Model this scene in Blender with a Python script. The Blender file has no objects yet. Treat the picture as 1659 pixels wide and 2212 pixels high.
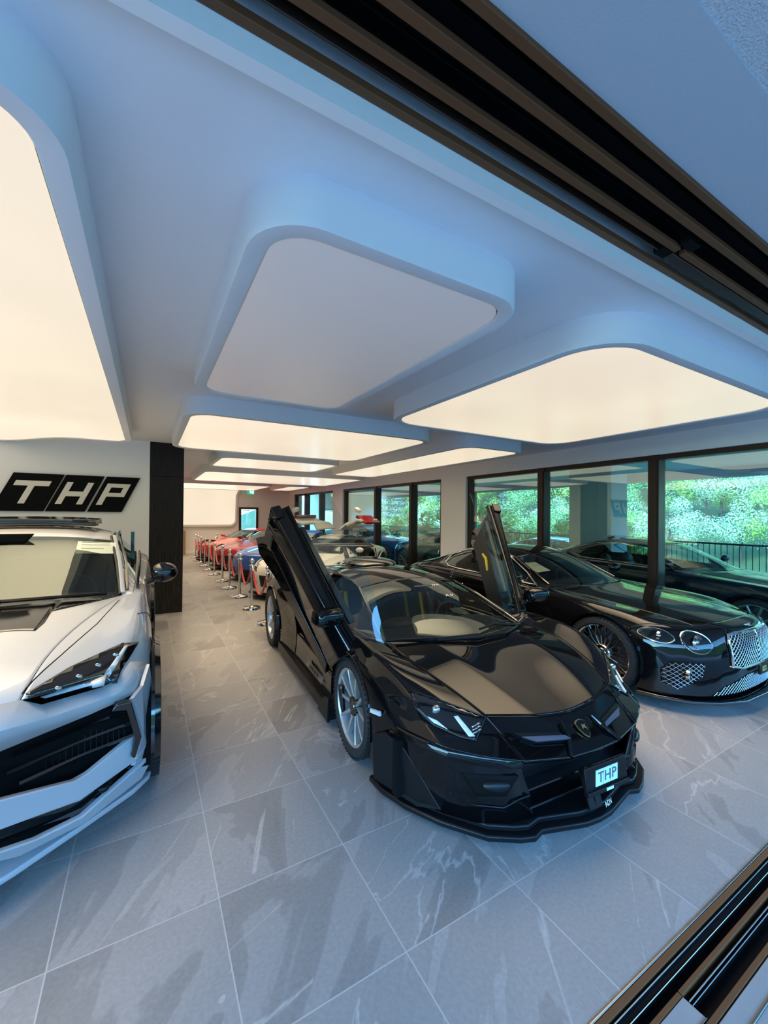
import bpy, bmesh, math, random
from mathutils import Vector, Matrix, noise
R = math.radians
SC = bpy.context.scene
COL = SC.collection
random.seed(7)

# ------------------------------------------------------------------ camera, world, sun, exposure
CAMH = 1.69
cam = bpy.data.cameras.new('camera')
cam_ob = bpy.data.objects.new('camera', cam)
COL.objects.link(cam_ob)
cam.sensor_fit = 'VERTICAL'; cam.sensor_height = 36.0
cam.lens = 880.0 / 2212.0 * 36.0
cam.clip_start = 0.05; cam.clip_end = 600
yaw, pitch, roll = R(30.1), R(0.45), R(0.5)
fw = Vector((math.sin(yaw)*math.cos(pitch), math.cos(yaw)*math.cos(pitch), math.sin(pitch)))
rt = Vector((math.cos(yaw), -math.sin(yaw), 0)); up = rt.cross(fw)
r2 = math.cos(roll)*rt + math.sin(roll)*up; u2 = -math.sin(roll)*rt + math.cos(roll)*up
mw = Matrix((( r2.x, u2.x, -fw.x, 0), (r2.y, u2.y, -fw.y, 0), (r2.z, u2.z, -fw.z, CAMH), (0, 0, 0, 1)))
cam_ob.matrix_world = mw
SC.camera = cam_ob

world = bpy.data.worlds.new('world'); SC.world = world; world.use_nodes = True
wn = world.node_tree; wn.nodes.clear()
wo = wn.nodes.new('ShaderNodeOutputWorld'); wb = wn.nodes.new('ShaderNodeBackground')
sky = wn.nodes.new('ShaderNodeTexSky'); sky.sky_type = 'NISHITA'; sky.sun_disc = False
sky.sun_elevation = R(42); sky.sun_rotation = R(250); sky.air_density = 1.3; sky.dust_density = 0.4; sky.ozone_density = 2.0
wb.inputs['Strength'].default_value = 1.75
tn=wn.nodes.new('ShaderNodeMix'); tn.data_type='RGBA'; tn.blend_type='MULTIPLY'; tn.inputs[0].default_value=1; tn.inputs[7].default_value=(.50,.98,1.42,1)
wn.links.new(sky.outputs[0], tn.inputs[6]); wn.links.new(tn.outputs[2], wb.inputs[0]); wn.links.new(wb.outputs[0], wo.inputs[0])

sd = bpy.data.lights.new('sun', 'SUN'); sd.energy = 4.2; sd.angle = R(1.0); sd.color = (1.0, .95, .86)
so = bpy.data.objects.new('sun', sd); COL.objects.link(so)
so.rotation_euler = Vector((.78, .30, -.62)).to_track_quat('-Z', 'Y').to_euler()

SC.view_settings.view_transform = 'Standard'; SC.view_settings.look = 'None'
SC.view_settings.exposure = 0.0; SC.view_settings.gamma = 1.0
SC.view_settings.use_curve_mapping = False
SC.render.film_transparent = False
try:
    SC.cycles.use_denoising = True; SC.cycles.max_bounces = 10; SC.cycles.transparent_max_bounces = 24
    SC.cycles.caustics_reflective = False; SC.cycles.caustics_refractive = False
    SC.cycles.sample_clamp_indirect = 6
except Exception: pass

# ------------------------------------------------------------------ materials
def mat(name, col=(.5,.5,.5), rough=.5, metal=0.0, ior=1.5, coat=0.0, coat_rough=.03, emit=None, es=1.0, alpha=1.0, sheen=0):
    m = bpy.data.materials.new(name); m.use_nodes = True
    b = m.node_tree.nodes['Principled BSDF']
    b.inputs['Base Color'].default_value = (*col, 1); b.inputs['Roughness'].default_value = rough
    b.inputs['Metallic'].default_value = metal; b.inputs['IOR'].default_value = ior
    b.inputs['Coat Weight'].default_value = coat; b.inputs['Coat Roughness'].default_value = coat_rough
    if sheen: b.inputs['Sheen Weight'].default_value = sheen
    if emit: b.inputs['Emission Color'].default_value = (*emit, 1); b.inputs['Emission Strength'].default_value = es
    return m
def N(m, t, **kw):
    n = m.node_tree.nodes.new(t)
    for k, v in kw.items():
        if hasattr(n, k): setattr(n, k, v)
        else: n.inputs[k].default_value = v
    return n
def LK(m, a, b): m.node_tree.links.new(a, b)
def bsdf(m): return m.node_tree.nodes['Principled BSDF']
def noisy(m, scale=8, amt=.15, bump=0, coord='Object', detail=4, dist=.002):
    """small procedural variation of the base colour, optional bump"""
    b = bsdf(m); c = tuple(b.inputs['Base Color'].default_value)
    tc = N(m, 'ShaderNodeTexCoord'); nz = N(m, 'ShaderNodeTexNoise'); nz.inputs['Scale'].default_value = scale; nz.inputs['Detail'].default_value = detail
    LK(m, tc.outputs[coord], nz.inputs['Vector'])
    mx = N(m, 'ShaderNodeMix', data_type='RGBA')
    mx.inputs[6].default_value = tuple(x*(1-amt) for x in c[:3])+(1,); mx.inputs[7].default_value = tuple(min(1, x*(1+amt)) for x in c[:3])+(1,)
    LK(m, nz.outputs[0], mx.inputs[0]); LK(m, mx.outputs[2], b.inputs['Base Color'])
    if bump:
        bp = N(m, 'ShaderNodeBump'); bp.inputs['Strength'].default_value = bump; bp.inputs['Distance'].default_value = dist
        LK(m, nz.outputs[0], bp.inputs['Height']); LK(m, bp.outputs[0], b.inputs['Normal'])
    return m
def glass(name, tint=(.9,.95,.93), ior=1.5, gloss_rough=0.0):
    m = bpy.data.materials.new(name); m.use_nodes = True; nt = m.node_tree; nt.nodes.clear()
    o = N(m, 'ShaderNodeOutputMaterial'); mx = N(m, 'ShaderNodeMixShader'); f = N(m, 'ShaderNodeFresnel'); f.inputs['IOR'].default_value = ior
    t = N(m, 'ShaderNodeBsdfTransparent'); t.inputs[0].default_value = (*tint, 1)
    g = N(m, 'ShaderNodeBsdfGlossy'); g.inputs[0].default_value = (.88,1.0,.98,1); g.inputs['Roughness'].default_value = gloss_rough
    ge = N(m,'ShaderNodeNewGeometry'); mr_ = N(m,'ShaderNodeMapRange'); mr_.inputs['To Min'].default_value = ior; mr_.inputs['To Max'].default_value = 1/ior
    LK(m, ge.outputs['Backfacing'], mr_.inputs['Value']); LK(m, mr_.outputs[0], f.inputs['IOR'])
    LK(m, f.outputs[0], mx.inputs[0]); LK(m, t.outputs[0], mx.inputs[1]); LK(m, g.outputs[0], mx.inputs[2]); LK(m, mx.outputs[0], o.inputs[0])
    return m

M = {}
M['plaster'] = noisy(mat('white_plaster', (.92,.90,.86), .75), 40, .015, .05)
M['ceil'] = noisy(mat('ceiling_paint', (.82,.83,.84), .8), 30, .01)
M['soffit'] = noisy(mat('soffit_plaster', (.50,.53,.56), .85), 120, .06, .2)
M['rough_plaster'] = noisy(mat('rough_plaster', (.62,.64,.66), .95), 160, .35, 1.0, dist=.006)
M['bronze'] = mat('bronze_aluminium', (.045,.024,.015), .38, .35)
M['bronze_brown'] = mat('bronze_strip', (.15,.065,.028), .5, .1, ior=1.3)  # lighter brown of the door track strips
M['track_black'] = noisy(mat('track_black', (.006,.006,.008), .5, ior=1.15), 30, .4)
M['steel_rail'] = mat('steel_rail', (.3,.32,.34), .25, 1)
M['dark_wood'] = mat('dark_wood', (.018,.015,.013), .5, ior=1.25)
M['black_matt'] = mat('black_matt', (.006,.006,.006), .7, ior=1.15)
M['letter'] = mat('cream_letter', (.75,.70,.60), .5)
M['pane'] = glass('window_glass', (.86,.98,.96), 2.35)
M['chrome_mesh'] = mat('chrome_mesh', (.62,.64,.66), .3, .9)
M['bronze_dark'] = mat('bronze_dark', (.035,.018,.012), .45, .2)
M['chrome'] = mat('chrome', (.75,.74,.72), .08, 1.0)
M['asphalt'] = noisy(mat('asphalt', (.06,.065,.07), .85), 20, .3)
M['terrace'] = noisy(mat('terrace_paving', (.32,.32,.32), .8), 6, .15)
M['iron'] = mat('dark_iron', (.03,.035,.035), .5, .3)
def light_mat(name, col, s):
    m = mat(name, (.30,.30,.30), .28, ior=1.5, emit=col, es=s)
    tc = N(m, 'ShaderNodeTexCoord'); nz = N(m, 'ShaderNodeTexNoise'); nz.inputs['Scale'].default_value = .9; nz.inputs['Detail'].default_value = 1
    LK(m, tc.outputs['Object'], nz.inputs['Vector'])
    mr = N(m, 'ShaderNodeMapRange'); mr.inputs['To Min'].default_value = s*.88; mr.inputs['To Max'].default_value = s*1.12
    LK(m, nz.outputs[0], mr.inputs['Value']); LK(m, mr.outputs[0], bsdf(m).inputs['Emission Strength'])
    return m
M['light'] = light_mat('lit_stretch_panel', (1.0,.85,.64), .82)
M['light_faint'] = noisy(mat('faint_glow_panel', (.80,.77,.75), .30, ior=1.6, emit=(1.0,.88,.80), es=.13), 1, .03)  # faint warm emission added to lift the tone of the grey panel
# dark wood grain
_m = M['dark_wood']; tc = N(_m,'ShaderNodeTexCoord'); mp = N(_m,'ShaderNodeMapping'); mp.inputs['Scale'].default_value=(30,30,1.2); nz=N(_m,'ShaderNodeTexNoise'); nz.inputs['Scale'].default_value=3
nz.inputs['Detail'].default_value=8
LK(_m,tc.outputs['Object'],mp.inputs[0]); LK(_m,mp.outputs[0],nz.inputs['Vector']); cr=N(_m,'ShaderNodeValToRGB'); cr.color_ramp.elements[0].color=(.010,.009,.009,1); cr.color_ramp.elements[1].color=(.034,.027,.022,1)
cr.color_ramp.elements[0].position=.35; cr.color_ramp.elements[1].position=.7
LK(_m,nz.outputs[0],cr.inputs[0]); LK(_m,cr.outputs[0],bsdf(_m).inputs['Base Color'])

def floor_material():
    m = mat('stone_tile', (.3,.28,.27), .36); b = bsdf(m)
    tc = N(m,'ShaderNodeTexCoord'); sx = N(m,'ShaderNodeSeparateXYZ'); LK(m, tc.outputs['Object'], sx.inputs[0])
    def mth(op, a, bb=None, v=None):
        n = N(m,'ShaderNodeMath', operation=op)
        if hasattr(a,'links'): LK(m,a,n.inputs[0])
        else: n.inputs[0].default_value=a
        if bb is not None:
            if hasattr(bb,'links'): LK(m,bb,n.inputs[1])
            else: n.inputs[1].default_value=bb
        return n.outputs[0]
    T=.595
    ux = mth('DIVIDE', mth('SUBTRACT', sx.outputs[0], .29), T); uy = mth('DIVIDE', mth('SUBTRACT', sx.outputs[1], 1.325), T)
    fx = mth('FRACT', ux); fy = mth('FRACT', uy); ix = mth('FLOOR', ux); iy = mth('FLOOR', uy)
    ex = mth('MINIMUM', fx, mth('SUBTRACT', 1.0, fx)); ey = mth('MINIMUM', fy, mth('SUBTRACT', 1.0, fy))
    e = mth('MINIMUM', ex, ey); gr = mth('LESS_THAN', e, .0042)
    cmb = N(m,'ShaderNodeCombineXYZ'); LK(m,ix,cmb.inputs[0]); LK(m,iy,cmb.inputs[1])
    wn_ = N(m,'ShaderNodeTexWhiteNoise'); wn_.noise_dimensions='2D'; LK(m,cmb.outputs[0],wn_.inputs['Vector'])
    # per tile offset and turn of the vein pattern
    off = N(m,'ShaderNodeVectorMath', operation='SCALE'); LK(m,wn_.outputs['Color'],off.inputs[0]); off.inputs['Scale'].default_value=23.0
    add = N(m,'ShaderNodeVectorMath', operation='ADD'); LK(m,tc.outputs['Object'],add.inputs[0]); LK(m,off.outputs[0],add.inputs[1])
    rot = N(m,'ShaderNodeVectorRotate'); rot.rotation_type='Z_AXIS'; LK(m,add.outputs[0],rot.inputs['Vector'])
    ang = mth('ADD', mth('MULTIPLY', wn_.outputs['Value'], .9), .15); LK(m,ang,rot.inputs['Angle'])
    mp = N(m,'ShaderNodeMapping'); mp.inputs['Scale'].default_value=(1.5,.42,1); LK(m,rot.outputs[0],mp.inputs[0])
    n1 = N(m,'ShaderNodeTexNoise'); n1.inputs['Scale'].default_value=1.3; n1.inputs['Detail'].default_value=5; n1.inputs['Roughness'].default_value=.55; n1.inputs['Distortion'].default_value=.5; LK(m,mp.outputs[0],n1.inputs['Vector'])
    # cloudy slate shades, stepped
    r1 = N(m,'ShaderNodeValToRGB'); LK(m,n1.outputs[0],r1.inputs[0])
    cs=[(.28,(.19,.185,.18)),(.43,(.235,.228,.222)),(.438,(.29,.282,.275)),(.56,(.268,.261,.254)),(.568,(.32,.311,.303)),(.72,(.29,.282,.275))]
    el=r1.color_ramp.elements; el[0].position=cs[0][0]; el[0].color=(*cs[0][1],1); el[1].position=cs[-1][0]; el[1].color=(*cs[-1][1],1)
    for p,c in cs[1:-1]: q=el.new(p); q.color=(*c,1)
    # thin pale veins
    mp2 = N(m,'ShaderNodeMapping'); mp2.inputs['Scale'].default_value=(1.25,.33,1); LK(m,rot.outputs[0],mp2.inputs[0])
    n2 = N(m,'ShaderNodeTexNoise'); n2.inputs['Scale'].default_value=1.1; n2.inputs['Detail'].default_value=6; n2.inputs['Distortion'].default_value=.8; LK(m,mp2.outputs[0],n2.inputs['Vector'])
    v = mth('ABSOLUTE', mth('SUBTRACT', n2.outputs[0], .5)); vm = N(m,'ShaderNodeMapRange'); vm.inputs['From Min'].default_value=0; vm.inputs['From Max'].default_value=.006; vm.inputs['To Min'].default_value=.6; vm.inputs['To Max'].default_value=0; LK(m,v,vm.inputs['Value'])
    n4 = N(m,'ShaderNodeTexNoise'); n4.inputs['Scale'].default_value=3.0; LK(m,rot.outputs[0],n4.inputs['Vector'])
    vmask = mth('MULTIPLY', vm.outputs[0], mth('GREATER_THAN', n4.outputs[0], .44))
    x1 = N(m,'ShaderNodeMix', data_type='RGBA'); LK(m,vmask,x1.inputs[0]); LK(m,r1.outputs[0],x1.inputs[6]); x1.inputs[7].default_value=(.50,.485,.47,1)
    n3 = N(m,'ShaderNodeTexNoise'); n3.inputs['Scale'].default_value=60; n3.inputs['Detail'].default_value=5; LK(m,tc.outputs['Object'],n3.inputs['Vector'])
    mr = N(m,'ShaderNodeMapRange'); mr.inputs['To Min'].default_value=.78; mr.inputs['To Max'].default_value=1.22; LK(m,n3.outputs[0],mr.inputs['Value'])
    x2 = N(m,'ShaderNodeMix', data_type='RGBA', blend_type='MULTIPLY'); x2.inputs[0].default_value=1; LK(m,x1.outputs[2],x2.inputs[6]); LK(m,mr.outputs[0],x2.inputs[7])
    x3 = N(m,'ShaderNodeMix', data_type='RGBA'); LK(m,gr,x3.inputs[0]); LK(m,x2.outputs[2],x3.inputs[6]); x3.inputs[7].default_value=(.44,.43,.42,1)
    LK(m,x3.outputs[2],b.inputs['Base Color'])
    bp = N(m,'ShaderNodeBump'); bp.inputs['Strength'].default_value=.25; bp.inputs['Distance'].default_value=.004; LK(m,n1.outputs[0],bp.inputs['Height'])
    bp2 = N(m,'ShaderNodeBump'); bp2.inputs['Strength'].default_value=.15; bp2.inputs['Distance'].default_value=.0015; LK(m,n3.outputs[0],bp2.inputs['Height']); LK(m,bp.outputs[0],bp2.inputs['Normal'])
    LK(m,bp2.outputs[0],b.inputs['Normal'])
    return m
M['floor'] = floor_material()

# ------------------------------------------------------------------ mesh helpers
class MB:
    """collects shapes; build() links them as one mesh object"""
    def __init__(s): s.v=[]; s.f=[]
    def add(s, vs, fs, xf=None):
        o=len(s.v)
        if xf is not None: vs=[xf @ Vector(p) for p in vs]
        s.v += [tuple(p) for p in vs]; s.f += [tuple(i+o for i in f) for f in fs]; return s
    def box(s, c, d, xf=None):
        x,y,z=c; a,b,e=d[0]/2,d[1]/2,d[2]/2
        vs=[(x+i*a,y+j*b,z+k*e) for i in (-1,1) for j in (-1,1) for k in (-1,1)]
        return s.add(vs,[(0,1,3,2),(4,6,7,5),(0,4,5,1),(2,3,7,6),(0,2,6,4),(1,5,7,3)],xf)
    def box2(s, lo, hi, xf=None): return s.box([(a+b)/2 for a,b in zip(lo,hi)],[b-a for a,b in zip(lo,hi)],xf)
    def prism(s, poly, h0, h1, ax='z', xf=None):
        n=len(poly)
        def P(p,h): return {'z':(p[0],p[1],h),'y':(p[0],h,p[1]),'x':(h,p[0],p[1])}[ax]
        vs=[P(p,h0) for p in poly]+[P(p,h1) for p in poly]
        fs=[tuple(range(n))[::-1],tuple(range(n,2*n))]+[(i,(i+1)%n,n+(i+1)%n,n+i) for i in range(n)]
        return s.add(vs,fs,xf)
    def tube(s, path, r, n=8, closed=False, xf=None, cap=True):
        P=[Vector(p) for p in path]; m=len(P); vs=[]; rs=r if isinstance(r,(list,tuple)) else [r]*m
        prev=None
        for i in range(m):
            if closed: t=P[(i+1)%m]-P[i-1]
            else: t=P[min(i+1,m-1)]-P[max(i-1,0)]
            t.normalize()
            if prev is None:
                a=Vector((0,0,1)) if abs(t.z)<.9 else Vector((1,0,0)); u=t.cross(a).normalized()
            else: u=(prev-t*prev.dot(t)).normalized()
            prev=u; w=t.cross(u)
            for k in range(n): q=2*math.pi*k/n; vs.append(P[i]+(u*math.cos(q)+w*math.sin(q))*rs[i])
        fs=[]
        for i in range(m if closed else m-1):
            for k in range(n): a=i*n+k; b=i*n+(k+1)%n; c=((i+1)%m)*n; fs.append((a,b,c+(k+1)%n,c+k))
        if cap and not closed: fs.append(tuple(range(n))[::-1]); fs.append(tuple(range((m-1)*n,m*n)))
        return s.add(vs,fs,xf)
    def lathe(s, prof, n=32, ax='z', xf=None, arc=None):
        vs=[]; a0,a1=(0,2*math.pi) if arc is None else arc; nn=n if arc is None else n+1
        for r,h in prof:
            for k in range(nn):
                q=a0+(a1-a0)*k/n; c,d=r*math.cos(q),r*math.sin(q)
                vs.append({'z':(c,d,h),'y':(c,h,d),'x':(h,c,d)}[ax])
        fs=[]
        for i in range(len(prof)-1):
            for k in range(n): a=i*nn+k; b=i*nn+(k+1)%nn; fs.append((a,b,b+nn,a+nn))
        return s.add(vs,fs,xf)
    def ell(s, c, r, n=16, m=10, xf=None):
        vs=[]; fs=[]
        for i in range(m+1):
            t=math.pi*i/m
            for k in range(n): q=2*math.pi*k/n; vs.append((c[0]+r[0]*math.sin(t)*math.cos(q),c[1]+r[1]*math.sin(t)*math.sin(q),c[2]+r[2]*math.cos(t)))
        for i in range(m):
            for k in range(n): a=i*n+k; b=i*n+(k+1)%n; fs.append((a,b,b+n,a+n))
        return s.add(vs,fs,xf)
    def grid(s, rows, xf=None, flip=False):
        n=len(rows[0]); vs=[p for r in rows for p in r]; fs=[]
        for i in range(len(rows)-1):
            for j in range(n-1):
                a=i*n+j; q=(a,a+1,a+n+1,a+n); fs.append(q[::-1] if flip else q)
        return s.add(vs,fs,xf)
    def build(s, name, m, parent=None, smooth=False, bevel=0, solid=0, sub=0, seg=2, ang=35):
        me=bpy.data.meshes.new(name); me.from_pydata(s.v,[],s.f); me.validate()
        bm=bmesh.new(); bm.from_mesh(me); bmesh.ops.remove_doubles(bm,verts=bm.verts,dist=1e-5)
        bmesh.ops.recalc_face_normals(bm,faces=bm.faces); bm.to_mesh(me); bm.free()
        me.materials.append(m); ob=bpy.data.objects.new(name,me); COL.objects.link(ob)
        if parent: ob.parent=parent
        if smooth or bevel:
            for p in me.polygons: p.use_smooth=True
        if bevel:
            md=ob.modifiers.new('bevel','BEVEL'); md.width=bevel; md.segments=seg; md.limit_method='ANGLE'; md.angle_limit=R(30)
        if sub: md=ob.modifiers.new('sub','SUBSURF'); md.levels=sub; md.render_levels=sub
        if solid: md=ob.modifiers.new('solid','SOLIDIFY'); md.thickness=solid; md.offset=-1
        if (smooth or bevel) and not sub:
            try: me.set_sharp_from_angle(angle=R(ang))
            except Exception: pass
        return ob
def tag(o, label=None, cat=None, group=None, kind=None):
    if label: o['label']=label
    if cat: o['category']=cat
    if group: o['group']=group
    if kind: o['kind']=kind
    return o
def thing(name, label, cat, loc=(0,0,0), rz=0, group=None):
    o=bpy.data.objects.new(name,None); COL.objects.link(o); o.location=loc; o.rotation_euler=(0,0,rz); o.empty_display_size=.1; o['kind']='thing'
    return tag(o,label,cat,group)
def struct(name, mb, m, **kw): return tag(mb.build(name,m,**kw),kind='structure')
KIDS={}
def copy_tree(o, parent=None, mats=None):
    c=o.copy(); COL.objects.link(c)
    if parent: c.parent=parent
    for ch in [x for x in bpy.data.objects if x.parent==o]: copy_tree(ch,c)
    return c
def lerp(a,b,t): return tuple(x+(y-x)*t for x,y in zip(a,b))
def rrect(x0,x1,y0,y1,r,n=8):
    out=[]
    for cx,cy,a in ((x1-r,y1-r,0),(x0+r,y1-r,90),(x0+r,y0+r,180),(x1-r,y0+r,270)):
        for k in range(n+1): q=R(a+90*k/n); out.append((cx+r*math.cos(q),cy+r*math.sin(q)))
    return out
def inset(poly,d):
    """offset a counter-clockwise polygon inwards"""
    n=len(poly); out=[]
    for i in range(n):
        p=Vector(poly[i-1]); q=Vector(poly[i]); s=Vector(poly[(i+1)%n])
        a=(q-p); b=(s-q)
        if a.length<1e-6: a=b
        if b.length<1e-6: b=a
        a.normalize(); b.normalize(); na=Vector((-a.y,a.x)); nb=Vector((-b.y,b.x)); m_=(na+nb)
        m_.normalize(); k=d/max(.4,m_.dot(na)); out.append(tuple(q+m_*k))
    return out
def text_mesh(txt, size, depth, m, name, parent=None, xf=None, shear=0, sx=1.0, font_sp=1.0, align='CENTER'):
    c=bpy.data.curves.new(name,'FONT'); c.body=txt; c.size=size; c.extrude=depth; c.shear=shear; c.align_x=align; c.align_y='CENTER'; c.space_character=font_sp
    o=bpy.data.objects.new(name+'_src',c); COL.objects.link(o); dg=bpy.context.evaluated_depsgraph_get()
    me=bpy.data.meshes.new_from_object(o.evaluated_get(dg)); bpy.data.objects.remove(o); bpy.data.curves.remove(c)
    me.materials.clear(); me.materials.append(m)
    if sx!=1: me.transform(Matrix.Scale(sx,4,(1,0,0)))
    if xf is not None: me.transform(xf)
    ob=bpy.data.objects.new(name,me); COL.objects.link(ob)
    if parent: ob.parent=parent
    return ob
# ------------------------------------------------------------------ building shell
FILL_W=8.0; CZ=2.88; PZ=2.70
def wallX(y): return 6.35-max(0,(y-7))*.048       # window wall
struct('floor', MB().box2((-6,.834,-.2),(6.9,20,0)), M['floor'])
struct('floor_outside', MB().box2((-6,-6,-.2),(6.9,.50,-.002)), M['terrace'])
struct('ceiling', MB().box2((-6,1.085,CZ),(6.9,20,3.25)), M['ceil'])
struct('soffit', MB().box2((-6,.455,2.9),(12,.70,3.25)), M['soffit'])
struct('soffit_rough', MB().box2((-6,-3.3,2.905),(12,.455,3.25)).box2((-6,-3.6,3.0),(12,-3.3,3.3)), M['rough_plaster'])  # unseen rear stretch lengthened to cut sky reflections in the windscreen
struct('soffit_terrace', MB().box2((6.9,.70,2.88),(12,20.4,3.25)), M['plaster'])
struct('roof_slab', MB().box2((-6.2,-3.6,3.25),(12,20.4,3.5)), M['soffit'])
struct('lintel', MB().box2((-6,1.04,2.825),(6.9,1.085,3.25)), M['plaster'])
struct('wall_back', MB().box2((.4,18.9,0),(3.5,19.1,CZ)).box2((4.34,18.9,0),(6.4,19.1,CZ)).box2((3.5,18.9,1.99),(4.34,19.1,CZ)), M['plaster'])
struct('wall_left', MB().box2((-6,1.0,0),(-5.8,20,CZ)), M['plaster'])
struct('wall_sign', MB().box2((-5.8,7.8,0),(.02,8.0,CZ)), M['plaster'])
struct('wall_inner', MB().box2((.30,8.42,0),(.42,18.9,CZ)), M['plaster'])
struct('baseboard_back', MB().box2((.45,18.87,0),(3.5,18.9,.09)), M['plaster'])
# dark wood clad column
col=thing('clad_column','tall dark wood clad column at the right end of the sign wall','column',(.275,8.1,0))
MB().box2((-.255,-.3,0),(.255,.3,2.31)).build('lower_cladding',M['dark_wood'],col)
MB().box2((-.255,-.3,2.316),(.255,.3,CZ)).build('upper_cladding',M['dark_wood'],col)
# window wall: header, piers, sills
HZ=2.60
def wl(y,x=0,z=0): return (wallX(y)+x,y,z)
def wquad(y0,y1,z0,z1,x0,x1):
    vs=[wl(y,x,z) for y in (y0,y1) for x in (x0,x1) for z in (z0,z1)]
    return vs,[(0,1,3,2),(4,6,7,5),(0,4,5,1),(2,3,7,6),(0,2,6,4),(1,5,7,3)]
ww=MB()
for a,b in ((-2,7),(7,19)): ww.add(*wquad(a,b,HZ,CZ,0,.35))
for a,b in ((7.19,8.05),(13.4,14.2),(18.3,19.0)): ww.add(*wquad(a,b,0,HZ,0,.35))
struct('wall_right', ww, M['plaster'])
def window(idx, y0, y1, mulls, zt=HZ, first_w=.11):
    fr=MB()
    for a,b in ((y0,y0+.10),(y1-.10,y1)): fr.add(*wquad(a,b,0.0,zt,.06,.20))
    for (a,b) in mulls: fr.add(*wquad(a,b,0.0,zt,.03,.22))
    seg=[y for y in (y0,7,y1) if y0<=y<=y1] if y0<7<y1 else [y0,y1]
    for a,b in zip(seg[:-1],seg[1:]):
        fr.add(*wquad(a,b,zt-.07,zt,.05,.21)); fr.add(*wquad(a,b,0,.12,.05,.21))
    f=struct('window_%d'%idx, fr, M['bronze'], bevel=.004)
    gl=MB(); gl.add(*wquad(y0,y1,.12,zt-.07,.12,.135)); g=gl.build('window_glass',M['pane'],f)
    fl_=MB()
    for a,b in mulls: fl_.add(*wquad(a+.02,b-.06,.0,zt-.07,.015,.03))
    if mulls: fl_.build('mullion_cover',M['bronze_dark'],f)
    return f
window(1,-1.9,7.19,[(.98,1.13),(3.10,3.25),(5.07,5.22)])
window(2,8.05,13.4,[(9.28,9.43),(11.15,11.30)])
window(3,14.2,18.3,[(15.35,15.55),(16.9,17.1)])
# sliding door head above and threshold below
th=struct('trim_1', MB().box2((-6,.50,-.12),(6.4,.834,-.045)), M['track_black'])
y=.834
def strip(name,y0,y1,z0,z1,m,par=th,x0=-6,x1=6.4,bev=.002): return MB().box2((x0,y0,z0),(x1,y1,z1)).build(name,m,par,bevel=bev)
strip('threshold_edge',.828,.836,-.05,.004,M['steel_rail']); strip('threshold_strip',.806,.828,-.045,.001,M['bronze_brown'])
strip('rail',.792,.797,-.05,.0,M['steel_rail']); strip('rail_bed',.775,.806,-.05,-.012,M['track_black']); strip('rail',.768,.772,-.05,-.004,M['steel_rail'])
strip('threshold_strip',.722,.738,-.045,-.001,M['bronze_brown'],x0=1.66); strip('threshold_strip',.722,.738,-.045,-.001,M['bronze_brown'],x1=1.655)
strip('rail',.700,.705,-.05,-.003,M['steel_rail'],x0=1.66); strip('rail',.690,.694,-.05,-.006,M['steel_rail'],x0=1.66)
strip('threshold_strip',.626,.644,-.045,-.001,M['bronze_brown'])
M['tile_strip']=noisy(mat('grey_stone_strip',(.30,.29,.28),.5),12,.12)
strip('stone_insert',.648,.720,-.045,-.002,M['tile_strip'],x1=1.655); strip('stone_insert',.515,.622,-.045,-.002,M['tile_strip'])
strip('rail',.646,.6495,-.05,.002,M['steel_rail'],x1=1.655); strip('rail',.560,.566,-.05,.003,M['steel_rail'])
th2=struct('trim_2', MB().box2((-6,.70,3.0),(12,1.035,3.2)), M['track_black'])
def hs(name,y0,y1,z0,z1,m,x0=-6,x1=12,par=th2): return MB().box2((x0,y0,z0),(x1,y1,z1)).build(name,m,par,bevel=.002)
hs('head_strip',1.012,1.038,2.885,2.91,M['bronze_brown']); hs('guide_bar',.985,.995,2.93,2.945,M['bronze']); hs('guide_bar',.968,.974,2.90,3.0,M['bronze'])
hs('head_strip',.907,.934,2.89,2.912,M['bronze_brown'],x1=2.05); hs('head_strip',.907,.934,2.89,2.912,M['bronze_brown'],x0=2.09)
hs('head_strip',.800,.829,2.89,2.912,M['bronze_brown']); hs('head_strip',.700,.726,2.885,2.91,M['bronze_brown'])
hs('cover_plate',.938,.966,2.93,2.94,M['track_black'])
for yy in (.752,.768,.858,.875): hs('brush_seal',yy,yy+.003,2.93,3.0,M['black_matt'])
hs('guide_bar',.94,.985,2.888,2.93,M['bronze'],x0=2.05,par=th2)
sc=MB()
for k in range(14): sc.lathe([(0,2.928),(.005,2.928),(.005,2.934)],10,xf=Matrix.Translation((-.6+.42*k,.952,0)))
sc.build('screw_heads',M['steel_rail'],th2,smooth=True)
MB().box2((2.02,.86,2.895),(2.12,.90,2.98)).box2((1.98,.94,2.895),(2.06,.99,2.96)).build('end_stop',M['black_matt'],th2,bevel=.004)

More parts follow.
